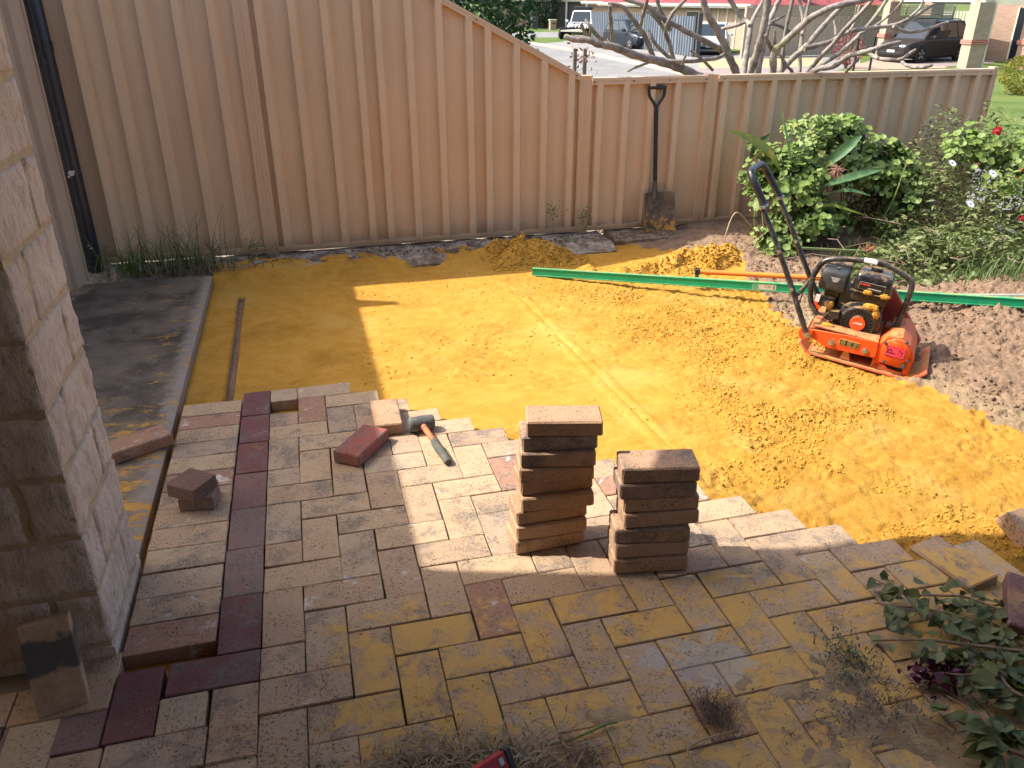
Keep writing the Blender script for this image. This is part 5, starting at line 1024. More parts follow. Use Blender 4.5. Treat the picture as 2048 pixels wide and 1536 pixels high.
def flat(name, pix, mat_, dz, kind='structure', world=None):
    pts = [G(x, y, ZS) for x, y in pix] if pix else [Vector((a, b, ZS)) for a, b in world]
    b = MB(); b.v = [(p.x, p.y, ZS+dz) for p in pts]; b.f = [tuple(range(len(pts)))]
    o = b.build(name, mat_, fix=False)
    if o.data.polygons[0].normal.z < 0: o.data.flip_normals()
    return tag(o, kind=kind)
m_road = mat('pale_bitumen', (0.17, 0.167, 0.16), (0.21, 0.205, 0.195), sc=0.8, rough=0.9, coord='World', bump=0.3, bsc=60, c3=(0.14, 0.135, 0.13), sc3=6)
m_apron = mat('pale_concrete', (0.24, 0.232, 0.215), (0.19, 0.185, 0.175), sc=0.7, rough=0.9, coord='World')
m_kerb = mat('kerb_tan', (0.42, 0.35, 0.27), (0.36, 0.30, 0.24), sc=3, rough=0.9, coord='World')
m_ypave = mat('yellow_drive_paving', (0.36, 0.275, 0.15), (0.31, 0.245, 0.15), sc=2, rough=0.9, coord='World'); m_ppave = mat('pink_drive_paving', (0.22, 0.172, 0.165), (0.26, 0.205, 0.19), sc=2, rough=0.9, coord='World')
flat('road', [(1000, 76), (1062, 88), (1150, 104), (1250, 125), (1380, 152), (1560, 190), (1350, 300), (900, 190)], m_road, 0.004)
flat('forecourt', [(1120, 82), (1062, 88), (1150, 104), (1250, 125), (1380, 152), (1620, 156), (1720, 130), (1720, 112), (1480, 108), (1390, 100), (1200, 80)], m_apron, 0.006)
flat('far_road', [(980, 66), (1200, 62), (1200, 73), (980, 77)], m_road, 0.004)
flat('verge', [(1066, 82), (1090, 77), (1125, 75), (1127, 83), (1085, 87)], m_lawn, 0.010)
flat('yellow_drive', [(1395, 128), (1420, 119), (1640, 115), (1650, 131), (1560, 136), (1400, 137)], m_ypave, 0.010)
flat('pink_drive', [(1395, 138), (1560, 137), (1640, 136), (1640, 160), (1400, 160)], m_ppave, 0.010)
flat('carport_drive', [(1705, 136), (1760, 112), (1990, 112), (1990, 126), (1905, 133)], m_ppave, 0.010)
flat('gravel_strip', [(1700, 131), (1760, 120), (1800, 128), (1895, 134), (1890, 137), (1705, 141)], mat('pinkish_gravel', (0.33, 0.24, 0.17), (0.28, 0.21, 0.155), sc=6, rough=0.95, coord='World'), 0.014)
kp = [(1000, 76), (1062, 88), (1150, 104), (1250, 125), (1380, 152), (1440, 165)]; b = MB()
for (p, q) in zip(kp[:-1], kp[1:]):
    a_, c_ = G(*p, ZS), G(*q, ZS); d_ = (c_-a_); b.box(0, d_.length, -0.02, 0.28, -0.05, 0.09, frame((a_.x, a_.y, ZS), d_, (0, 0, 1)))
tag(b.build('kerb', m_kerb), kind='structure')
# near path at the end of the fence (right)
a_ = [(5.75, 4.0), (6.9, 3.8), (8.2, 5.3), (7.4, 6.6), (5.9, 5.6)]; b = MB(); b.v = [(x, y, float(zt(y))+0.012) for x, y in a_]; b.f = [tuple(range(5))]
o = b.build('path', mat('grey_path', (0.14, 0.135, 0.13), (0.18, 0.175, 0.165), sc=4, rough=0.9, coord='World'), fix=False); tag(o, kind='structure'); 
if o.data.polygons[0].normal.z < 0: o.data.flip_normals()
b = MB()
for k in range(7):
    p_ = Vector((6.6+0.29*k, 5.95+0.10*k-0.02*k*k, 0)); b.box(p_.x, p_.x+0.27, p_.y, p_.y+0.16, float(zt(p_.y))-0.02, float(zt(p_.y))+0.05)
tag(b.build('path_edging', m_kerb), 'row of pale edging pavers between the path and the lawn', 'edging', kind='stuff')
# ---------------------------------------------------------------- brick helper and houses
def brickmat(name, c1, c2, cm, sc=1.0):
    t = NT(name); P = t.coord('Object'); br = t.n('ShaderNodeTexBrick'); t.l(t.scale(P, (1, 1, 1)), br.inputs[0]); m2 = br.inputs
    m2['Color1'].default_value = (*c1, 1); m2['Color2'].default_value = (*c2, 1); m2['Mortar'].default_value = (*cm, 1); m2['Scale'].default_value = 1.0
    m2['Mortar Size'].default_value = 0.012; m2['Brick Width'].default_value = 0.24; m2['Row Height'].default_value = 0.086
    return t, P, br
def brick_z(name, c1, c2, cm):
    t, P, br = brickmat(name, c1, c2, cm)
    sx = t.n('ShaderNodeSeparateXYZ'); t.l(P, sx.inputs[0]); cb = t.n('ShaderNodeCombineXYZ'); t.l(t.math('ADD', sx.outputs[0], sx.outputs[1]), cb.inputs[0]); t.l(sx.outputs[2], cb.inputs[1])
    t.l(cb.outputs[0], br.inputs[0]); return t.out(br.outputs[0], 0.9, 0, 0.15)
m_bk = brick_z('cream_brick', (0.46, 0.335, 0.235), (0.38, 0.26, 0.175), (0.33, 0.28, 0.235)); m_bkb = brick_z('brown_brick', (0.28, 0.17, 0.12), (0.34, 0.22, 0.15), (0.30, 0.25, 0.21)); m_bkr = brick_z('red_brick', (0.36, 0.09, 0.06), (0.42, 0.12, 0.08), (0.35, 0.28, 0.24))
m_cream = mat('cream_trim', (0.66, 0.61, 0.46), (0.62, 0.57, 0.44), sc=3, rough=0.6); m_white = mat('white_trim', (0.70, 0.70, 0.68), rough=0.6); m_brown = mat('brown_door', (0.13, 0.105, 0.09), (0.15, 0.12, 0.10), sc=3, rough=0.6)
t = NT('red_roof_tiles'); P = t.coord('World'); wv = t.n('ShaderNodeTexWave'); wv.bands_direction = 'X'; t.l(P, wv.inputs[0]); wv.inputs['Scale'].default_value = 5.0; wv.inputs['Distortion'].default_value = 2.0
c = t.mix(t.ramp(wv.outputs[1], 0.2, 0.8), (0.36, 0.055, 0.055), (0.52, 0.11, 0.11)); c = t.mix(t.ramp(t.noise(P, 2.2, 5), 0.5, 0.7), c, (0.26, 0.04, 0.05)); t.bump(wv.outputs[1], 1.0, 0.06); m_rt = t.out(c, 0.6, 0, 0.3)
def depth_pt(x, d, z=ZS):                                 # point on level z seen at column x, at distance d ahead
    if z == ZS: d *= 1.13
    t_ = math.tan(math.atan((CAM.z-z)/d)-PITCH); return G(x, 768+FPX*t_, z)
def wallbox(name, a, b_, thick, z0, z1, mat_, parent, org, bev=0):
    d = b_-a; d.z = 0; return MB().box(0, d.length, 0, thick, z0, z1, frame(a-org, d, (0, 0, 1)), bev=bev).build(name, mat_, parent)
def house(name, label, xl, dl, xr, dr, h, wall, depth=8.0, eave=0.5, roofh=2.2, door=None):
    a, b_ = depth_pt(xl, dl), depth_pt(xr, dr); e = empty(name, (a.x, a.y, ZS), label, 'house'); org = Vector((a.x, a.y, 0)); a.z = b_.z = 0
    d = (b_-a).normalized(); n = Vector((-d.y, d.x, 0)); L = (b_-a).length
    FR = frame((0, 0, 0), d, (0, 0, 1))
    MB().box(0, L, 0, depth, -0.1, h, FR).build('wall', wall, e)
    v = [(-eave, -eave, h), (L+eave, -eave, h), (L+eave, depth+eave, h), (-eave, depth+eave, h), (depth/2, depth/2, h+roofh), (L-depth/2, depth/2, h+roofh)]
    r_ = MB().add(v, [(0, 1, 5, 4), (1, 2, 5), (2, 3, 4, 5), (3, 0, 4), (3, 2, 1, 0)], FR).build('roof', m_rt, e)
    MB().box(-eave, L+eave, -eave-0.06, -eave+0.02, h-0.16, h+0.05, FR).build('fascia', m_white, r_)
    MB().box(-eave, L+eave, -eave-0.16, -eave-0.06, h-0.06, h+0.06, FR).build('gutter', m_cream, r_)
    return e, FR, L
e, FR, L = house('brick_house', 'brick house with red tiled roof behind the grey metal fence', 1212, 58, 1500, 42, 2.25, m_bk)
for (f0, f1) in ((0.30, 0.38), (0.62, 0.70)):
    wn = MB().box(L*f0, L*f1, -0.03, 0.02, 0.9, 1.9, FR).build('window', m_white, e); MB().box(L*f0+0.05, L*f1-0.05, -0.04, -0.03, 0.95, 1.85, FR).build('pane', mat('house_glass', (0.03, 0.04, 0.05), rough=0.08, spec=0.7), wn)
for k in range(5): MB().box(L*(0.76+0.05*k), L*(0.76+0.05*k)+0.10, -0.05, 0.0, 0, 2.2, FR).build('pilaster', m_cream, e)
e, FR, L = house('garage_house', 'house with brown garage door and red roof across the far road', 1000, 76, 1176, 74, 2.45, m_bkb, roofh=2.6)
MB().box(L*0.60, L*0.98, -0.08, -0.01, 0.0, 2.3, FR).build('garage_door', m_brown, e); MB().box(L*0.45, L*0.60, -0.05, -0.012, 0.0, 2.3, FR).build('side_wall', mat('grey_render', (0.20, 0.18, 0.17), rough=0.8), e)
for f in (0.595, 0.765, 0.985): MB().box(L*f-0.08, L*f+0.08, -0.55, -0.40, 0, 2.3, FR).build('post', m_white, e)
e, FR, L = house('middle_house', 'low red-roofed house wing behind the white four-wheel drive', 1178, 68, 1260, 64, 2.3, m_bkb, roofh=2.4)
# grey corrugated fence
gf_a, gf_b = depth_pt(1183, 51), depth_pt(1386, 37.2)
gf = empty('grey_metal_fence', (gf_a.x, gf_a.y, ZS), 'blue-grey corrugated metal fence behind the dark hatchback', 'fence'); d = gf_b-gf_a; L = d.length; FR = frame((0, 0, 0), d, (0, 0, 1))
m_gf = mat('bluegrey_steel', (0.125, 0.15, 0.18), (0.145, 0.17, 0.20), sc=1.5, rough=0.45, coord='World')
nsh = 7
for s_ in range(nsh):
    poly = []; u0, u1 = L*s_/nsh, L*(s_+1)/nsh; u = u0
    while u < u1-0.01: poly += [(u, 0), (u+0.13, 0), (u+0.17, -0.07), (u+0.27, -0.07)]; u += 0.31
    poly = [p for p in poly if p[0] < u1]+[(u1, 0)]; b = MB(); n = len(poly); b.v = [tuple(FR @ Vector((p[0], p[1], z))) for z in (0.03, 1.8) for p in poly]; b.f = [(i, i+1, n+i+1, n+i) for i in range(n-1)]; b.build('sheet', m_gf, gf, fix=False)
MB().box(L, L+0.12, -0.08, 0.06, 0, 1.85, FR).box(L+0.35, L+0.5, -0.1, 0.1, 0, 1.95, FR).build('end_post', mat('dark_post', (0.05, 0.055, 0.06), rough=0.5), gf)
# tan back fence right of it
tf_a, tf_b = depth_pt(1482, 36.5), depth_pt(1890, 41); tf = empty('beige_fence', (tf_a.x, tf_a.y, ZS), 'beige sheet metal fence with slatted top behind the bare tree', 'fence'); d = tf_b-tf_a; L = d.length; FR = frame((0, 0, 0), d, (0, 0, 1))
m_tf = mat('beige_steel', (0.40, 0.345, 0.255), (0.44, 0.38, 0.285), sc=1.2, rough=0.5, coord='World')
for s_ in range(4):
    poly = []; u0, u1 = L*s_/4, L*(s_+1)/4; u = u0
    while u < u1-0.01: poly += [(u, 0), (u+0.15, 0), (u+0.17, -0.04), (u+0.22, -0.04), (u+0.24, 0)]; u += 0.27
    poly = [p for p in poly if p[0] < u1]+[(u1, 0)]; b = MB(); n = len(poly); b.v = [tuple(FR @ Vector((p[0], p[1], z))) for z in (0.03, 1.8) for p in poly]; b.f = [(i, i+1, n+i+1, n+i) for i in range(n-1)]; b.build('sheet', m_tf, tf, fix=False)
for k in range(6): MB().box(0, L, -0.02, 0.02, 1.84+0.075*k, 1.89+0.075*k, FR).build('slat', m_tf, tf)
for k in range(5): MB().box(L*k/4-0.04, L*k/4+0.04, -0.06, 0.06, 0, 2.28, FR).build('post', m_tf, tf)
# carport with brick pillars
cp0 = depth_pt(1936, 31.0); cp = empty('carport', (cp0.x, cp0.y, ZS), 'cream-beamed carport on brick pillars at the right, over the dark SUV', 'carport')
def pillar_(x, d, w_, mat_, h=2.45, band=True):
    c = depth_pt(x, d)-Vector((cp0.x, cp0.y, ZS)); p = MB().box(-w_/2, w_/2, -w_/2, w_/2, -0.1, h, Matrix.Translation((c.x, c.y, 0)) @ Matrix.Rotation(R_(-8), 4, 'Z')).build('brick_pillar', mat_, cp)
    if band: MB().box(-w_/2-0.05, w_/2+0.05, -w_/2-0.05, w_/2+0.05, 0.92, 1.08, Matrix.Translation((c.x, c.y, 0)) @ Matrix.Rotation(R_(-8), 4, 'Z')).build('brick_band', m_bkr, p)
    return c
P1 = pillar_(1936, 31.0, 0.62, m_bk); P2 = pillar_(1766, 36.5, 0.55, m_bk); P3 = pillar_(1850, 41, 0.7, m_bkb, band=False); P4 = pillar_(2052, 30.5, 0.7, m_bkb)
def beam(a, b_, w_, z0, z1, mat_): d_ = b_-a; return MB().box(-0.3, d_.length+0.3, -w_/2, w_/2, z0, z1, frame(Vector((a.x, a.y, 0)), Vector((d_.x, d_.y, 0)), (0, 0, 1))).build('beam', mat_, cp)
beam(P2, P1, 0.25, 2.45, 2.75, m_cream); beam(P1, P4, 0.25, 2.35, 2.75, m_cream); beam(P2, P3, 0.22, 2.45, 2.72, m_cream)
MB().tube([P1+Vector((0.36, -0.3, 0.0)), P1+Vector((0.36, -0.3, 2.4)), P1+Vector((0.46, -0.3, 2.75))], 0.05, 10).build('downpipe', m_cream, cp, True)
MB().add([(P2.x-.5, P2.y-.5, 2.76), (P4.x+1, P4.y-.5, 2.76), (P4.x+1, P4.y+12, 2.9), (P2.x-.5, P2.y+8, 2.9)], [(0, 1, 2, 3)]).build('roof_sheet', m_white, cp, fix=False)
wl_a, wl_b = depth_pt(1962, 35.5), depth_pt(2075, 33); w_h = empty('brick_wall', (wl_a.x, wl_a.y, ZS), 'brown brick house wall with dark doorway right of the carport', 'house'); o0 = Vector((wl_a.x, wl_a.y, 0)); a0 = Vector((wl_a.x, wl_a.y, 0)); b0 = Vector((wl_b.x, wl_b.y, 0))
wallbox('wall', a0, b0, 0.3, 0, 2.7, m_bkb, w_h, o0); FRw = frame((0, 0, 0), b0-a0, (0, 0, 1)); Lw = (b0-a0).length
dr_ = MB().box(Lw*0.50, Lw*0.66, -0.06, -0.005, 0.15, 2.2, FRw).build('doorway', mat('dark_doorway', (0.012, 0.015, 0.02), rough=0.3), w_h); MB().box(Lw*0.475, Lw*0.498, -0.09, 0.0, 0.1, 2.25, FRw).build('door_frame', m_cream, w_h)
gt = empty('white_gate', depth_pt(1900, 44), 'pale slatted roller door behind the dark SUV in the carport', 'gate'); c = depth_pt(1872, 44); c2 = depth_pt(1960, 43); d_ = c2-c
for k in range(14): MB().box(d_.length*k/14+0.02, d_.length*(k+1)/14-0.02, -0.02, 0.02, 0.05, 1.95, frame(c-gt.location, d_, (0, 0, 1))).build('slat', m_cream, gt)
# ---------------------------------------------------------------- vehicles
m_gl = mat('car_glass', (0.02, 0.028, 0.035), rough=0.05, spec=0.8); m_ty = mat('tyre', (0.016, 0.016, 0.017), rough=0.85); m_rim = mat('alloy_rim', (0.45, 0.45, 0.46), rough=0.3, metal=0.8); m_lens = mat('headlamp', (0.62, 0.66, 0.70), rough=0.1, spec=0.8); m_trim = mat('black_trim', (0.015, 0.015, 0.016), rough=0.5); m_tail = mat('tail_lamp', (0.35, 0.02, 0.03), rough=0.2); m_num = mat('number_plate', (0.6, 0.6, 0.58), rough=0.5)
def car(name, label, loc, heading, L, Wd, Ht, paint, hood=0.62, wsb=0.28, roof0=0.40, roof1=0.84, tail=0.97, wheel=0.34, belt=0.55, glassy=True, wb=(0.19, 0.80), rails=False, bullbar=False, group=None):
    """x: 0 nose .. L tail (nose looks along -x); built about the middle"""
    e = empty(name, loc, label, 'car', group, rot=(0, 0, heading)); h = Wd/2; zb = wheel*0.62; zbelt = Ht*belt
    st = [(0.0, .74, zb+.12, Ht*.30, Ht*.36), (0.03, .90, zb, Ht*.34, Ht*.44), (0.10, .98, zb-.04, Ht*.40, Ht*.50), (wsb, 1.0, zb-.06, zbelt-.06, zbelt), (0.55, 1.0, zb-.06, zbelt-.05, zbelt+.02), (roof1, 1.0, zb-.04, zbelt-.03, zbelt+.04), (0.955, .96, zb, zbelt-.06, zbelt+.02), (1.0, .82, zb+.12, zbelt-.16, zbelt-.06)]
    V = []; F = []
    for (fx, fw, z0, z1, z2) in st:
        x = (fx-.5)*L; w_ = h*fw; zm = (z0+z1)/2
        V += [(x, -w_*.86, z0), (x, -w_*.985, z0+.10), (x, -w_, zm), (x, -w_*.97, z1), (x, -w_*.86, z2), (x, w_*.86, z2), (x, w_*.97, z1), (x, w_, zm), (x, w_*.985, z0+.10), (x, w_*.86, z0)]
    n = 10
    for i in range(len(st)-1): F += [(i*n+k, i*n+(k+1) % n, (i+1)*n+(k+1) % n, (i+1)*n+k) for k in range(n)]
    F += [tuple(range(n))[::-1], tuple((len(st)-1)*n+k for k in range(n))]
    MB().add(V, F).build('body', paint, e, True, sharp=28)
    X = lambda f: (f-.5)*L
    zr = Ht; c0, c1, r0, r1 = X(wsb-.02), X(tail), X(roof0), X(roof1)
    wb_, wr = h*.90, h*.70; zb2 = zbelt-.01
    cab = [(c0, -wb_*.92, zb2), (c1, -wb_*.92, zb2+.03), (c1, wb_*.92, zb2+.03), (c0, wb_*.92, zb2), (r0, -wr, zr-.05), (r1, -wr, zr-.03), (r1, wr, zr-.03), (r0, wr, zr-.05), (r0+.15, -wr*.8, zr), (r1-.15, -wr*.8, zr), (r1-.15, wr*.8, zr), (r0+.15, wr*.8, zr), (X(.45), -wb_, zb2+.01), (X(.45), wb_, zb2+.01)]
    cb = MB().add(cab, [(0, 3, 7, 4), (1, 5, 6, 2), (0, 4, 5, 1, 12), (3, 13, 2, 6, 7), (4, 7, 11, 8), (5, 9, 10, 6), (4, 8, 9, 5), (7, 6, 10, 11), (8, 11, 10, 9)]).build('cabin', paint, e, True, sharp=25)
    def lerp(a, b_, t_): return Vector(a).lerp(Vector(b_), t_)
    def pane(name_, q, off):                               # q four corners, pushed out
        c_ = sum((Vector(p) for p in q), Vector())/4; nn = (Vector(q[1])-Vector(q[0])).cross(Vector(q[3])-Vector(q[0])).normalized()
        if nn.dot(c_-Vector((0, 0, Ht*.6))) < 0: nn = -nn
        b = MB(); b.v = [tuple(Vector(p)+nn*off) for p in q]+[tuple(Vector(p)-nn*.01) for p in q]; b.f = [(0, 1, 2, 3), (0, 1, 5, 4), (1, 2, 6, 5), (2, 3, 7, 6), (3, 0, 4, 7)]; b.build(name_, m_gl, cb)
    A0, A1, B0, B1 = Vector(cab[0]), Vector(cab[3]), Vector(cab[4]), Vector(cab[7])
    def quad(a, b_, c_, d_, m=.09): ce = (a+b_+c_+d_)/4; return [p.lerp(ce, m) for p in (a, b_, c_, d_)]
    pane('windscreen', quad(A0, A1, B1, B0), .012)
    pane('rear_window', quad(Vector(cab[1]), Vector(cab[2]), Vector(cab[6]), Vector(cab[5]), .16), .012)
    for s in (-1, 1):
        bl, br = Vector((c0+.12, s*wb_*.94, zb2+.05)), Vector((c1-.10, s*wb_*.94, zb2+.08)); tl, tr_ = Vector((r0+.06, s*wr*1.01, zr-.10)), Vector((r1-.04, s*wr*1.01, zr-.09))
        cuts = (0.03, 0.40, 0.72, 0.97)
        for k in range(3):
            t0, t1 = cuts[k]+.012, cuts[k+1]-.012; pane('side_window', [bl.lerp(br, t0), bl.lerp(br, t1), tl.lerp(tr_, t1), tl.lerp(tr_, t0)], .022)
        MB().box(c0+.25, c0+.42, s*(h+.02) if s > 0 else -(h+.20), (h+.20) if s > 0 else -(h+.02), zbelt+.02, zbelt+.16, bev=.03).build('mirror', paint, e)
        MB().prism([(-.5, 0), (.5, 0), (.46, .02), (-.46, .02)], 0, .01).v
        for (fx) in wb:
            wh = MB().lathe([(wheel*.62, -.10), (wheel*.93, -.105), (wheel, -.07), (wheel, .07), (wheel*.93, .105), (wheel*.62, .10)], 24, Matrix.Translation((X(fx), s*(h-.10), wheel)) @ Matrix.Rotation(R_(90), 4, 'X')).build('wheel', m_ty, e, True)
            MB().lathe([(wheel*.64, -.085), (wheel*.60, -.07), (wheel*.2, -.06), (0.02, -.075), (0.02, .075), (wheel*.2, .06), (wheel*.60, .07), (wheel*.64, .085)], 20, Matrix.Translation((X(fx), s*(h-.095), wheel)) @ Matrix.Rotation(R_(90), 4, 'X')).build('rim', m_rim, wh, True)
            for q in range(5): MB().box(wheel*.2, wheel*.58, -.03, .03, -.009, .009, Matrix.Translation((X(fx), s*(h-.005), wheel)) @ Matrix.Rotation(R_(90), 4, 'X') @ Matrix.Rotation(q*1.257+.3, 4, 'Z')).build('spoke', m_rim, wh)
            MB().lathe([(wheel*1.14, -.004), (wheel*1.14, .004)], 24, Matrix.Translation((X(fx), s*(h*.993), wheel*1.02)) @ Matrix.Rotation(R_(90), 4, 'X')).build('wheel_arch', m_trim, e)
        MB().box(X(0.012), X(.085), s*h*.52-.14, s*h*.52+.17, Ht*.345, Ht*.435, bev=.03).build('headlight', m_lens, e)
        MB().box(X(.965), X(1.0)+.005, s*h*.72-.12, s*h*.72+.12, Ht*.42, Ht*.55, bev=.02).build('tail_light', m_tail, e)
        MB().lathe([(.07, 0), (.06, .03)], 10, Matrix.Translation((X(.012), s*h*.62, zb+.14)) @ Matrix.Rotation(R_(-90), 4, 'Y')).build('fog_lamp', m_trim, e)
        if rails: MB().tube([(r0+.2, s*wr*.86, zr+.0), (r0+.3, s*wr*.86, zr+.05), (r1-.3, s*wr*.86, zr+.05), (r1-.2, s*wr*.86, zr)], .02, 6).build('roof_rail', m_trim, e)
    MB().box(X(0)-.012, X(.02), -h*.36, h*.36, Ht*.33, Ht*.40, bev=.01).build('grille', m_trim, e); MB().box(X(0)-.015, X(.02), -h*.55, h*.55, zb+.10, zb+.24, bev=.02).build('lower_grille', m_trim, e)
    MB().box(X(0)-.03, X(0)-.014, -.19, .19, Ht*.26, Ht*.26+.10).build('number_plate', m_num, e)
    if bullbar:
        MB().box(X(0)-.28, X(.03), -h*.98, h*.98, zb+.10, zb+.42, bev=.05).build('bumper_bar', m_trim, e)
        b = MB().tube([(X(0)-.22, -h*.62, zb+.4), (X(0)-.24, -h*.60, Ht*.56), (X(0)-.24, h*.60, Ht*.56), (X(0)-.22, h*.62, zb+.4)], .04, 8); b.tube([(X(0)-.24, -.28, zb+.4), (X(0)-.24, -.28, Ht*.56)], .03, 8); b.tube([(X(0)-.24, .28, zb+.4), (X(0)-.24, .28, Ht*.56)], .03, 8); b.build('bull_bar', m_trim, e, True)
        for s in (-.32, .32): MB().lathe([(.10, 0), (.11, .06), (.09, .075)], 14, Matrix.Translation((X(0)-.26, s, Ht*.47)) @ Matrix.Rotation(R_(-90), 4, 'Y')).build('spot_lamp', m_lens, e, True)
    return e
def paintm(name, c, r=0.28): return mat(name, c, rough=r, spec=0.16)
def face(x1, y1, x2, y2):                                 # heading from nose pixel to tail pixel on the ground
    a, b_ = G(x1, y1, ZS), G(x2, y2, ZS); return a, math.atan2(b_.y-a.y, b_.x-a.x)
a, hd = face(1790, 128, 1930, 119.5); d = Vector((math.cos(hd), math.sin(hd), 0)); c = G(1838, 126.5, ZS)+d*1.40+Vector((-d.y, d.x, 0))*0.85
car('dark_suv', 'dark brown SUV with roof rails parked under the carport', c, hd, 4.65, 1.82, 1.70, paintm('suv_brown', (0.035, 0.028, 0.027)), wheel=0.36, belt=0.56, roof1=0.86, wsb=0.26, roof0=0.40, rails=True)
c = depth_pt(1260, 44.5); hd = R_(101)
car('dark_hatchback', 'dark blue-black hatchback parked in front of the grey metal fence', c, hd, 3.85, 1.70, 1.50, paintm('hatch_blue', (0.018, 0.024, 0.035)), wheel=0.30, belt=0.58, wsb=0.24, roof0=0.42, roof1=0.86)
c = depth_pt(1164, 57); hd = math.atan2(0.90, 0.42)
car('white_four_wheel_drive', 'white four-wheel drive with black bull bar behind the grey metal fence', c, hd, 4.9, 1.86, 1.80, paintm('utility_white', (0.72, 0.73, 0.74), 0.3), wheel=0.40, belt=0.57, wsb=0.27, roof0=0.38, roof1=0.72, bullbar=True)
o = MB().box(-0.7, 0.75, -0.62, 0.62, 1.82, 2.05, bev=0.05).build('roof_box', m_trim, None, loc=c+Vector((0.3, 0.6, 0)), rot=(0, 0, hd)); tag(o, 'black roof box on top of the white four-wheel drive', 'roof box')
c = depth_pt(1422, 40); hd = math.atan2(0.86, 0.50)
car('silver_car', 'silver car nosing out between the grey fence and the brick wall', c, hd, 4.4, 1.76, 1.46, paintm('silver_paint', (0.42, 0.45, 0.48), 0.25), wheel=0.31, belt=0.58, wsb=0.28, roof0=0.44, roof1=0.82)
# car trailer
c = depth_pt(1150, 53); tl_ = empty('car_trailer', c, 'flat car trailer with twin wheels in front of the white four-wheel drive', 'trailer', rot=(0, 0, math.atan2(0.62, 0.78)))
MB().box(-0.4, 4.2, -0.95, 0.95, 0.52, 0.62).build('deck', mat('trailer_deck', (0.42, 0.38, 0.33), rough=0.8), tl_)
for s in (-1, 1):
    MB().box(-0.4, 4.2, s*0.98-.04, s*0.98+.04, 0.50, 0.72).build('side_rail', m_trim, tl_); MB().box(-0.3, 1.3, s*1.12-.14, s*1.12+.14, 0.72, 0.76).build('mudguard', m_trim, tl_)
    for x in (0.05, 0.75): MB().lathe([(0.2, -.1), (0.32, -.1), (0.34, -.06), (0.34, .06), (0.32, .1), (0.2, .1)], 18, Matrix.Translation((x, s*1.13, 0.34)) @ Matrix.Rotation(R_(90), 4, 'X')).build('wheel', m_ty, tl_, True)
# small street things
c = depth_pt(1069, 71); wb_ = empty('wheelie_bin', c, 'dark wheelie bin on the far verge', 'bin')
MB().add([(-.24, -.26, .05), (.24, -.26, .05), (.24, .26, .05), (-.24, .26, .05), (-.29, -.33, .98), (.29, -.33, .98), (.29, .33, .98), (-.29, .33, .98)], [(3, 2, 1, 0), (4, 5, 6, 7), (0, 1, 5, 4), (1, 2, 6, 5), (2, 3, 7, 6), (3, 0, 4, 7)]).build('body', mat('bin_grey', (0.06, 0.06, 0.065), rough=0.6), wb_); MB().box(-.31, .31, -.36, .36, .985, 1.05, bev=.02).build('lid', MATS['bin_grey'], wb_)
for s in (-1, 1): MB().lathe([(.1, -.02), (.1, .02)], 12, Matrix.Translation((s*.25, .30, .1)) @ Matrix.Rotation(R_(90), 4, 'Y')).build('wheel', m_ty, wb_)
c = depth_pt(1105, 70); lb_ = empty('letterbox_pillar', c, 'small pale block letterbox pillar by the brown garage', 'letterbox'); MB().box(-.28, .28, -.22, .22, 0, .80).build('pillar', m_bk, lb_); MB().box(-.33, .33, -.27, .27, .80, .88).build('cap', m_cream, lb_); MB().box(-.18, .18, -.235, -.221, .52, .60).build('slot', m_trim, lb_)
for (x, lab) in ((1150, 'left one of two square steel stakes beyond the fence step'), (1170, 'right one of two square steel stakes beyond the fence step')):
    a = PV(x, 97, 7.2); o = MB().box(-.019, .019, -.019, .019, -1.6, 0.0).build('steel_stake', mat('galvanised_post', (0.15, 0.135, 0.12), (0.18, 0.165, 0.15), sc=2, rough=0.6), None, loc=a); tag(o, lab, 'stake', 'stakes beyond the fence step')
# ---------------------------------------------------------------- trees and shrubs
def crown(name, parent, n, c, r, size, mat_, lump=0.5, tm=LANCE, seed=3):
    d = unit(rng.normal(size=(n, 3))); k = 0.55+0.45*rng.random(n)**0.5; k *= (1-lump/2+lump*vn(d[:, 0]*3.3+seed, d[:, 1]*3.3+d[:, 2]*4, seed)); p = np.array(c)+d*np.array(r)*k[:, None]
    o = foliage(name, parent, [leaves(tm, p, unit(d+rng.normal(0, .7, (n, 3))), rdir(n, .6), size*(0.6+0.8*rng.random(n)), 1.4)], mat_); return o
m_con = leafmat('dark_conifer', (0.022, 0.055, 0.02), (0.045, 0.09, 0.03), (0.10, 0.15, 0.035)); m_con2 = leafmat('grey_green_tree', (0.035, 0.06, 0.035), (0.06, 0.09, 0.05), (0.03, 0.05, 0.03))
def tree(name, label, base, cr, rr_, n, size, mat_, trunk=0.12, seed=1):
    e = empty(name, base, label, 'tree'); bpy.context.view_layer.update()
    wpart(MB().tube([Vector(base), Vector(base).lerp(Vector(cr), .5), Vector(cr)], [trunk, trunk*.8, trunk*.4], 8).build('trunk', m_wood, smooth=True), e)
    crown('crown', e, n, cr, rr_, size, mat_, .55, seed=seed); return e
c = depth_pt(950, 12.0, float(zt(10))); tree('conifer', 'dense dark green conifer rising behind the raked fence', c, (c.x-0.1, c.y, 1.35), (0.80, 0.9, 1.75), 9000, 0.085, m_con, seed=4)
c = depth_pt(880, 13.0, float(zt(11))); tree('conifer', 'second dark conifer behind the tall fence, mostly hidden', c, (c.x, c.y, 1.5), (0.9, 0.9, 1.9), 5000, 0.09, m_con, seed=6)
c = depth_pt(1083, 74); tree('weeping_tree', 'grey-green weeping tree on the far verge beside the bin', c, (c.x, c.y, 1.6), (1.5, 1.4, 2.6), 3000, 0.28, m_con2, .15, 8)
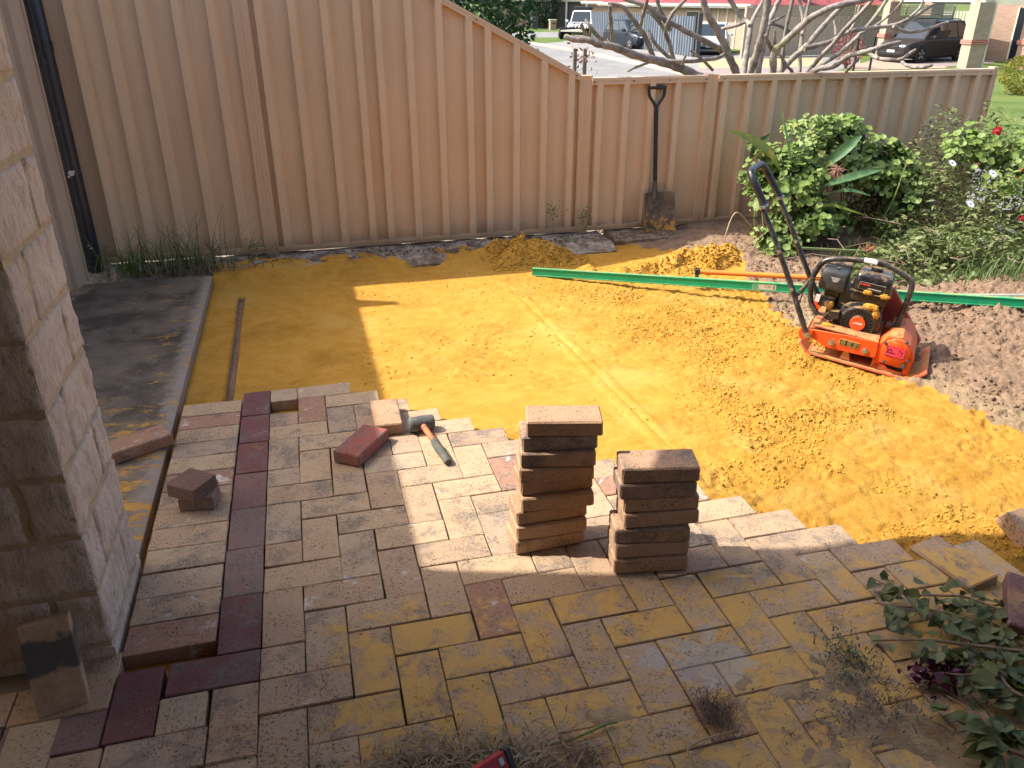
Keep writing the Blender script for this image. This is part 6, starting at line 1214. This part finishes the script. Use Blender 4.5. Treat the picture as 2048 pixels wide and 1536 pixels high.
c = depth_pt(1035, 80); tree('verge_tree', 'dark bushy tree at the far left end of the street', c, (c.x, c.y, 1.8), (2.6, 2.2, 2.9), 3000, 0.35, m_con, .2, 9)
# orange-green clipped bush on the lawn
bc = None
for yy in np.arange(5, 30, 0.1):
    q = depth_pt(2040, yy); 
    if (lambda s_: s_[1] < 190)((0, 768-FPX*((Vector((q.x, q.y, float(zt(q.y))))-CAM).dot(UPV))/((Vector((q.x, q.y, float(zt(q.y))))-CAM).dot(FWD)))): bc = q; break
e = empty('clipped_bush', (bc.x, bc.y, float(zt(bc.y))), 'rounded bush with orange tips on the lawn beyond the fence end', 'shrub'); bpy.context.view_layer.update()
zb_ = float(zt(bc.y)); m_ob = leafmat('orange_tip_leaf', (0.13, 0.17, 0.02), (0.26, 0.22, 0.03), (0.40, 0.17, 0.04), transl=0.3)
crown('foliage', e, 5000, (bc.x, bc.y, zb_+0.45), (0.66, 0.6, 0.50), 0.05, m_ob, .3, seed=2)
wpart(MB().tube([(bc.x, bc.y, zb_), (bc.x, bc.y, zb_+.4)], [0.04, 0.02], 6).build('stem', m_wood), e)
# red-leaved shrub and stakes behind the bare tree
c = depth_pt(1692, 31); e = empty('red_shrub', c, 'sparse red-leaved shrub behind the bare tree near the beige fence', 'shrub'); bpy.context.view_layer.update()
crown('foliage', e, 500, (c.x, c.y, ZS+0.7), (0.55, 0.5, 0.6), 0.09, mat('red_leaf', (0.28, 0.06, 0.06), (0.20, 0.05, 0.05), sc=5, rough=0.7), .4); b = MB()
for q in range(12): b.tube([(c.x+rr.uniform(-.1, .1), c.y, ZS), (c.x+rr.uniform(-.5, .5), c.y+rr.uniform(-.3, .3), ZS+rr.uniform(.7, 1.3))], .015, 5)
wpart(tag(b.build('stems', m_wood), kind='stuff'), e)
for k, x in enumerate((1706, 1738)):
    o = MB().box(-.03, .03, -.03, .03, 0, 1.25).build('garden_stake', m_trim, None, loc=depth_pt(x, 29.5)); tag(o, ('thin dark stake left of the dark SUV, nearer the red shrub', 'thin dark stake right beside the dark SUV bonnet')[k], 'stake', 'stakes by the carport')
c = PV(1160, 150, 7.0); e = empty('red_twig_shrub', c, 'little reddish shrub between the two steel stakes', 'shrub'); bpy.context.view_layer.update(); n = 120
p = np.array(c)+rng.normal(0, 1, (n, 3))*np.array([0.09, 0.06, 0.16])+np.array([0, 0, 0.05]); foliage('foliage', e, [leaves(LANCE, p, rdir(n, .8), rdir(n, .3), 0.03+0.04*rng.random(n))], mat('reddish_leaf', (0.22, 0.08, 0.07), (0.16, 0.10, 0.06), sc=8, rough=0.7))
# ---------------------------------------------------------------- bare frangipani tree
t = NT('frangipani_bark'); P = t.coord('World'); n1 = t.noise(P, 14, 6, 0.7); n2 = t.noise(t.scale(P, (1, 1, .35)), 70, 5, 0.7)
c_ = t.mix(t.ramp(n1, .36, .62), (0.16, 0.135, 0.115), (0.31, 0.27, 0.235)); c_ = t.mix(t.math('MULTIPLY', t.ramp(n2, .5, .7), .5), c_, (0.10, 0.085, 0.07)); c_ = t.mix(t.math('MULTIPLY', t.ramp(t.noise(P, 5, 4), .58, .70), .55), c_, (0.28, 0.30, 0.14)); t.bump(n2, .7, .01); m_bark = t.out(c_, .85, 0, .2)
fb = depth_pt(1478, 6.6, -0.25); fr_ = empty('frangipani_tree', fb, 'leafless grey frangipani tree with thick forking branches behind the low fence', 'tree'); bpy.context.view_layer.update()
DB = 6.6
BR = [  # (pixels, start radius px, end radius px, depth change)
 ([(1475, 165), (1461, 119), (1436, 62), (1419, 36), (1406, 0), (1398, -40)], 10, 6, -.3), ([(1487, 165), (1494, 100), (1500, 52), (1487, 39), (1466, 9), (1440, -30)], 8, 5, .4), ([(1498, 165), (1516, 100), (1522, 78), (1533, 23), (1538, -40)], 10, 7, -.2),
 ([(1514, 165), (1522, 109), (1530, 78), (1537, 47), (1550, 19), (1556, 5), (1580, -30)], 8, 5, .5), ([(1544, 165), (1548, 106), (1572, 81), (1611, 45), (1626, 33), (1666, 14), (1720, 2), (1770, -12)], 9, 5, -.5), ([(1550, 165), (1583, 119), (1608, 97), (1656, 42), (1681, 16), (1697, -5), (1712, -40)], 9, 4, .2),
 ([(1608, 97), (1634, 91), (1666, 81), (1697, 64), (1740, 56), (1788, 50), (1829, 32), (1868, 8)], 7, 4, .1), ([(1605, 165), (1631, 125), (1666, 88), (1689, 59), (1720, 27), (1752, -8)], 6, 4, -.4), ([(1615, 165), (1644, 130), (1681, 105), (1720, 69), (1745, 40), (1772, 2), (1780, -30)], 6, 4, .5),
 ([(1600, 168), (1634, 139), (1666, 133), (1697, 112), (1720, 106), (1742, 100), (1768, 92), (1801, 84)], 7, 4, -.6), ([(1735, 103), (1748, 113), (1764, 118), (1800, 119), (1818, 108), (1832, 99)], 5, 4, -.6), ([(1800, 119), (1812, 130), (1830, 135), (1850, 134), (1865, 130)], 4, 4, -.6), ([(1787, 52), (1800, 60), (1818, 64), (1840, 62), (1870, 53), (1897, 44)], 5, 4, .1),
 ([(1530, 200), (1440, 175), (1391, 150), (1352, 133), (1313, 121), (1265, 109), (1227, 94), (1196, 88), (1177, 80), (1150, 79), (1128, 73)], 12, 5, -.7), ([(1227, 94), (1202, 78), (1184, 59), (1171, 38)], 6, 4, -.7), ([(1226, 92), (1222, 49), (1219, 10)], 5, 4, -.7), ([(1178, 81), (1170, 65), (1161, 47)], 5, 4, -.7), ([(1177, 81), (1180, 68), (1182, 55)], 4, 3, -.7),
 ([(1309, 122), (1292, 78), (1278, 55), (1255, 25), (1243, 12), (1216, 6)], 7, 4, -.5), ([(1280, 57), (1286, 30), (1294, 2), (1298, -30)], 5, 4, -.5), ([(1350, 132), (1339, 88), (1331, 62), (1345, 27), (1370, 0), (1385, -25)], 6, 4, -.4), ([(1450, 108), (1430, 117), (1372, 123), (1323, 121)], 5, 5, -.5), ([(1442, 100), (1429, 92), (1372, 62), (1323, 35), (1294, 12), (1251, -2), (1225, -20)], 8, 5, -.3), ([(1304, 122), (1286, 129), (1268, 136), (1255, 143)], 4, 3, -.5), ([(1360, 128), (1335, 112), (1311, 88), (1296, 60)], 5, 4, -.4), ([(1340, 60), (1320, 20), (1310, -20)], 6, 5, -.2), ([(1331, 62), (1315, 40), (1300, 25)], 5, 4, -.3),
 ([(1560, 165), (1566, 110), (1572, 60), (1583, 10), (1590, -20)], 5, 4, -.1), ([(1594, 165), (1600, 100), (1606, 50), (1603, 20), (1596, -10)], 5, 4, .4), ([(1604, 70), (1612, 30), (1622, -10)], 5, 4, .4), ([(1436, 62), (1450, 56), (1470, 52), (1490, 45)], 5, 4, -.2), ([(1537, 47), (1560, 52), (1580, 64), (1588, 70)], 4, 4, .4), ([(1540, 46), (1556, 38), (1570, 31)], 4, 3, .4), ([(1500, 52), (1510, 30), (1524, 5), (1535, -15)], 6, 4, .4), ([(1545, 105), (1538, 88), (1530, 70)], 5, 4, -.3), ([(1546, 108), (1549, 85), (1549, 60)], 6, 3, -.3), ([(1372, 150), (1366, 125), (1372, 110)], 3, 3, -.6), ([(1425, 140), (1405, 120), (1380, 100)], 4, 3, -.5), ([(1671, 80), (1671, 60), (1668, 40)], 4, 3, .3), ([(1720, 69), (1740, 58), (1760, 45), (1790, 20), (1810, -5)], 4, 3, .5), ([(1820, 35), (1840, 15), (1850, -10)], 4, 3, .1), ([(1700, 62), (1712, 40), (1720, 10)], 4, 3, .1), ([(1690, 145), (1705, 130), (1718, 118)], 4, 3, -.5), ([(1585, 165), (1572, 130), (1560, 110)], 4, 3, -.2)]
for (px, ra, rb_, dd) in BR:
    n = len(px); pts = []
    for k, (x, y) in enumerate(px):
        r = ray(x, y); hf = Vector((FWD.x, FWD.y, 0)).normalized(); dk = DB+dd*min(1, 0.35+k/(n-1)) if True else DB; pts.append(CAM+r*(dk/(r.x*hf.x+r.y*hf.y)))
    if px[0][1] > 160: pts = [fb+Vector((rr.uniform(-.05, .05), rr.uniform(-.05, .05), 0.0)), fb.lerp(pts[0], .55)+Vector((0, 0, .05))]+pts; rads0 = [ra*1.5, ra*1.2]
    else: rads0 = []
    c = bez(pts, 4); m_ = len(c); k = DB/FPX*0.70
    rad = [((ra*1.15 if rads0 else ra)+(rb_-ra)*(i/(m_-1)))*k*(1+0.10*math.sin(i*2.3+ra)) for i in range(m_)]; rad[-1] *= 0.72
    wpart(MB().tube(c, rad, 9).build('branch', m_bark, smooth=True), fr_)
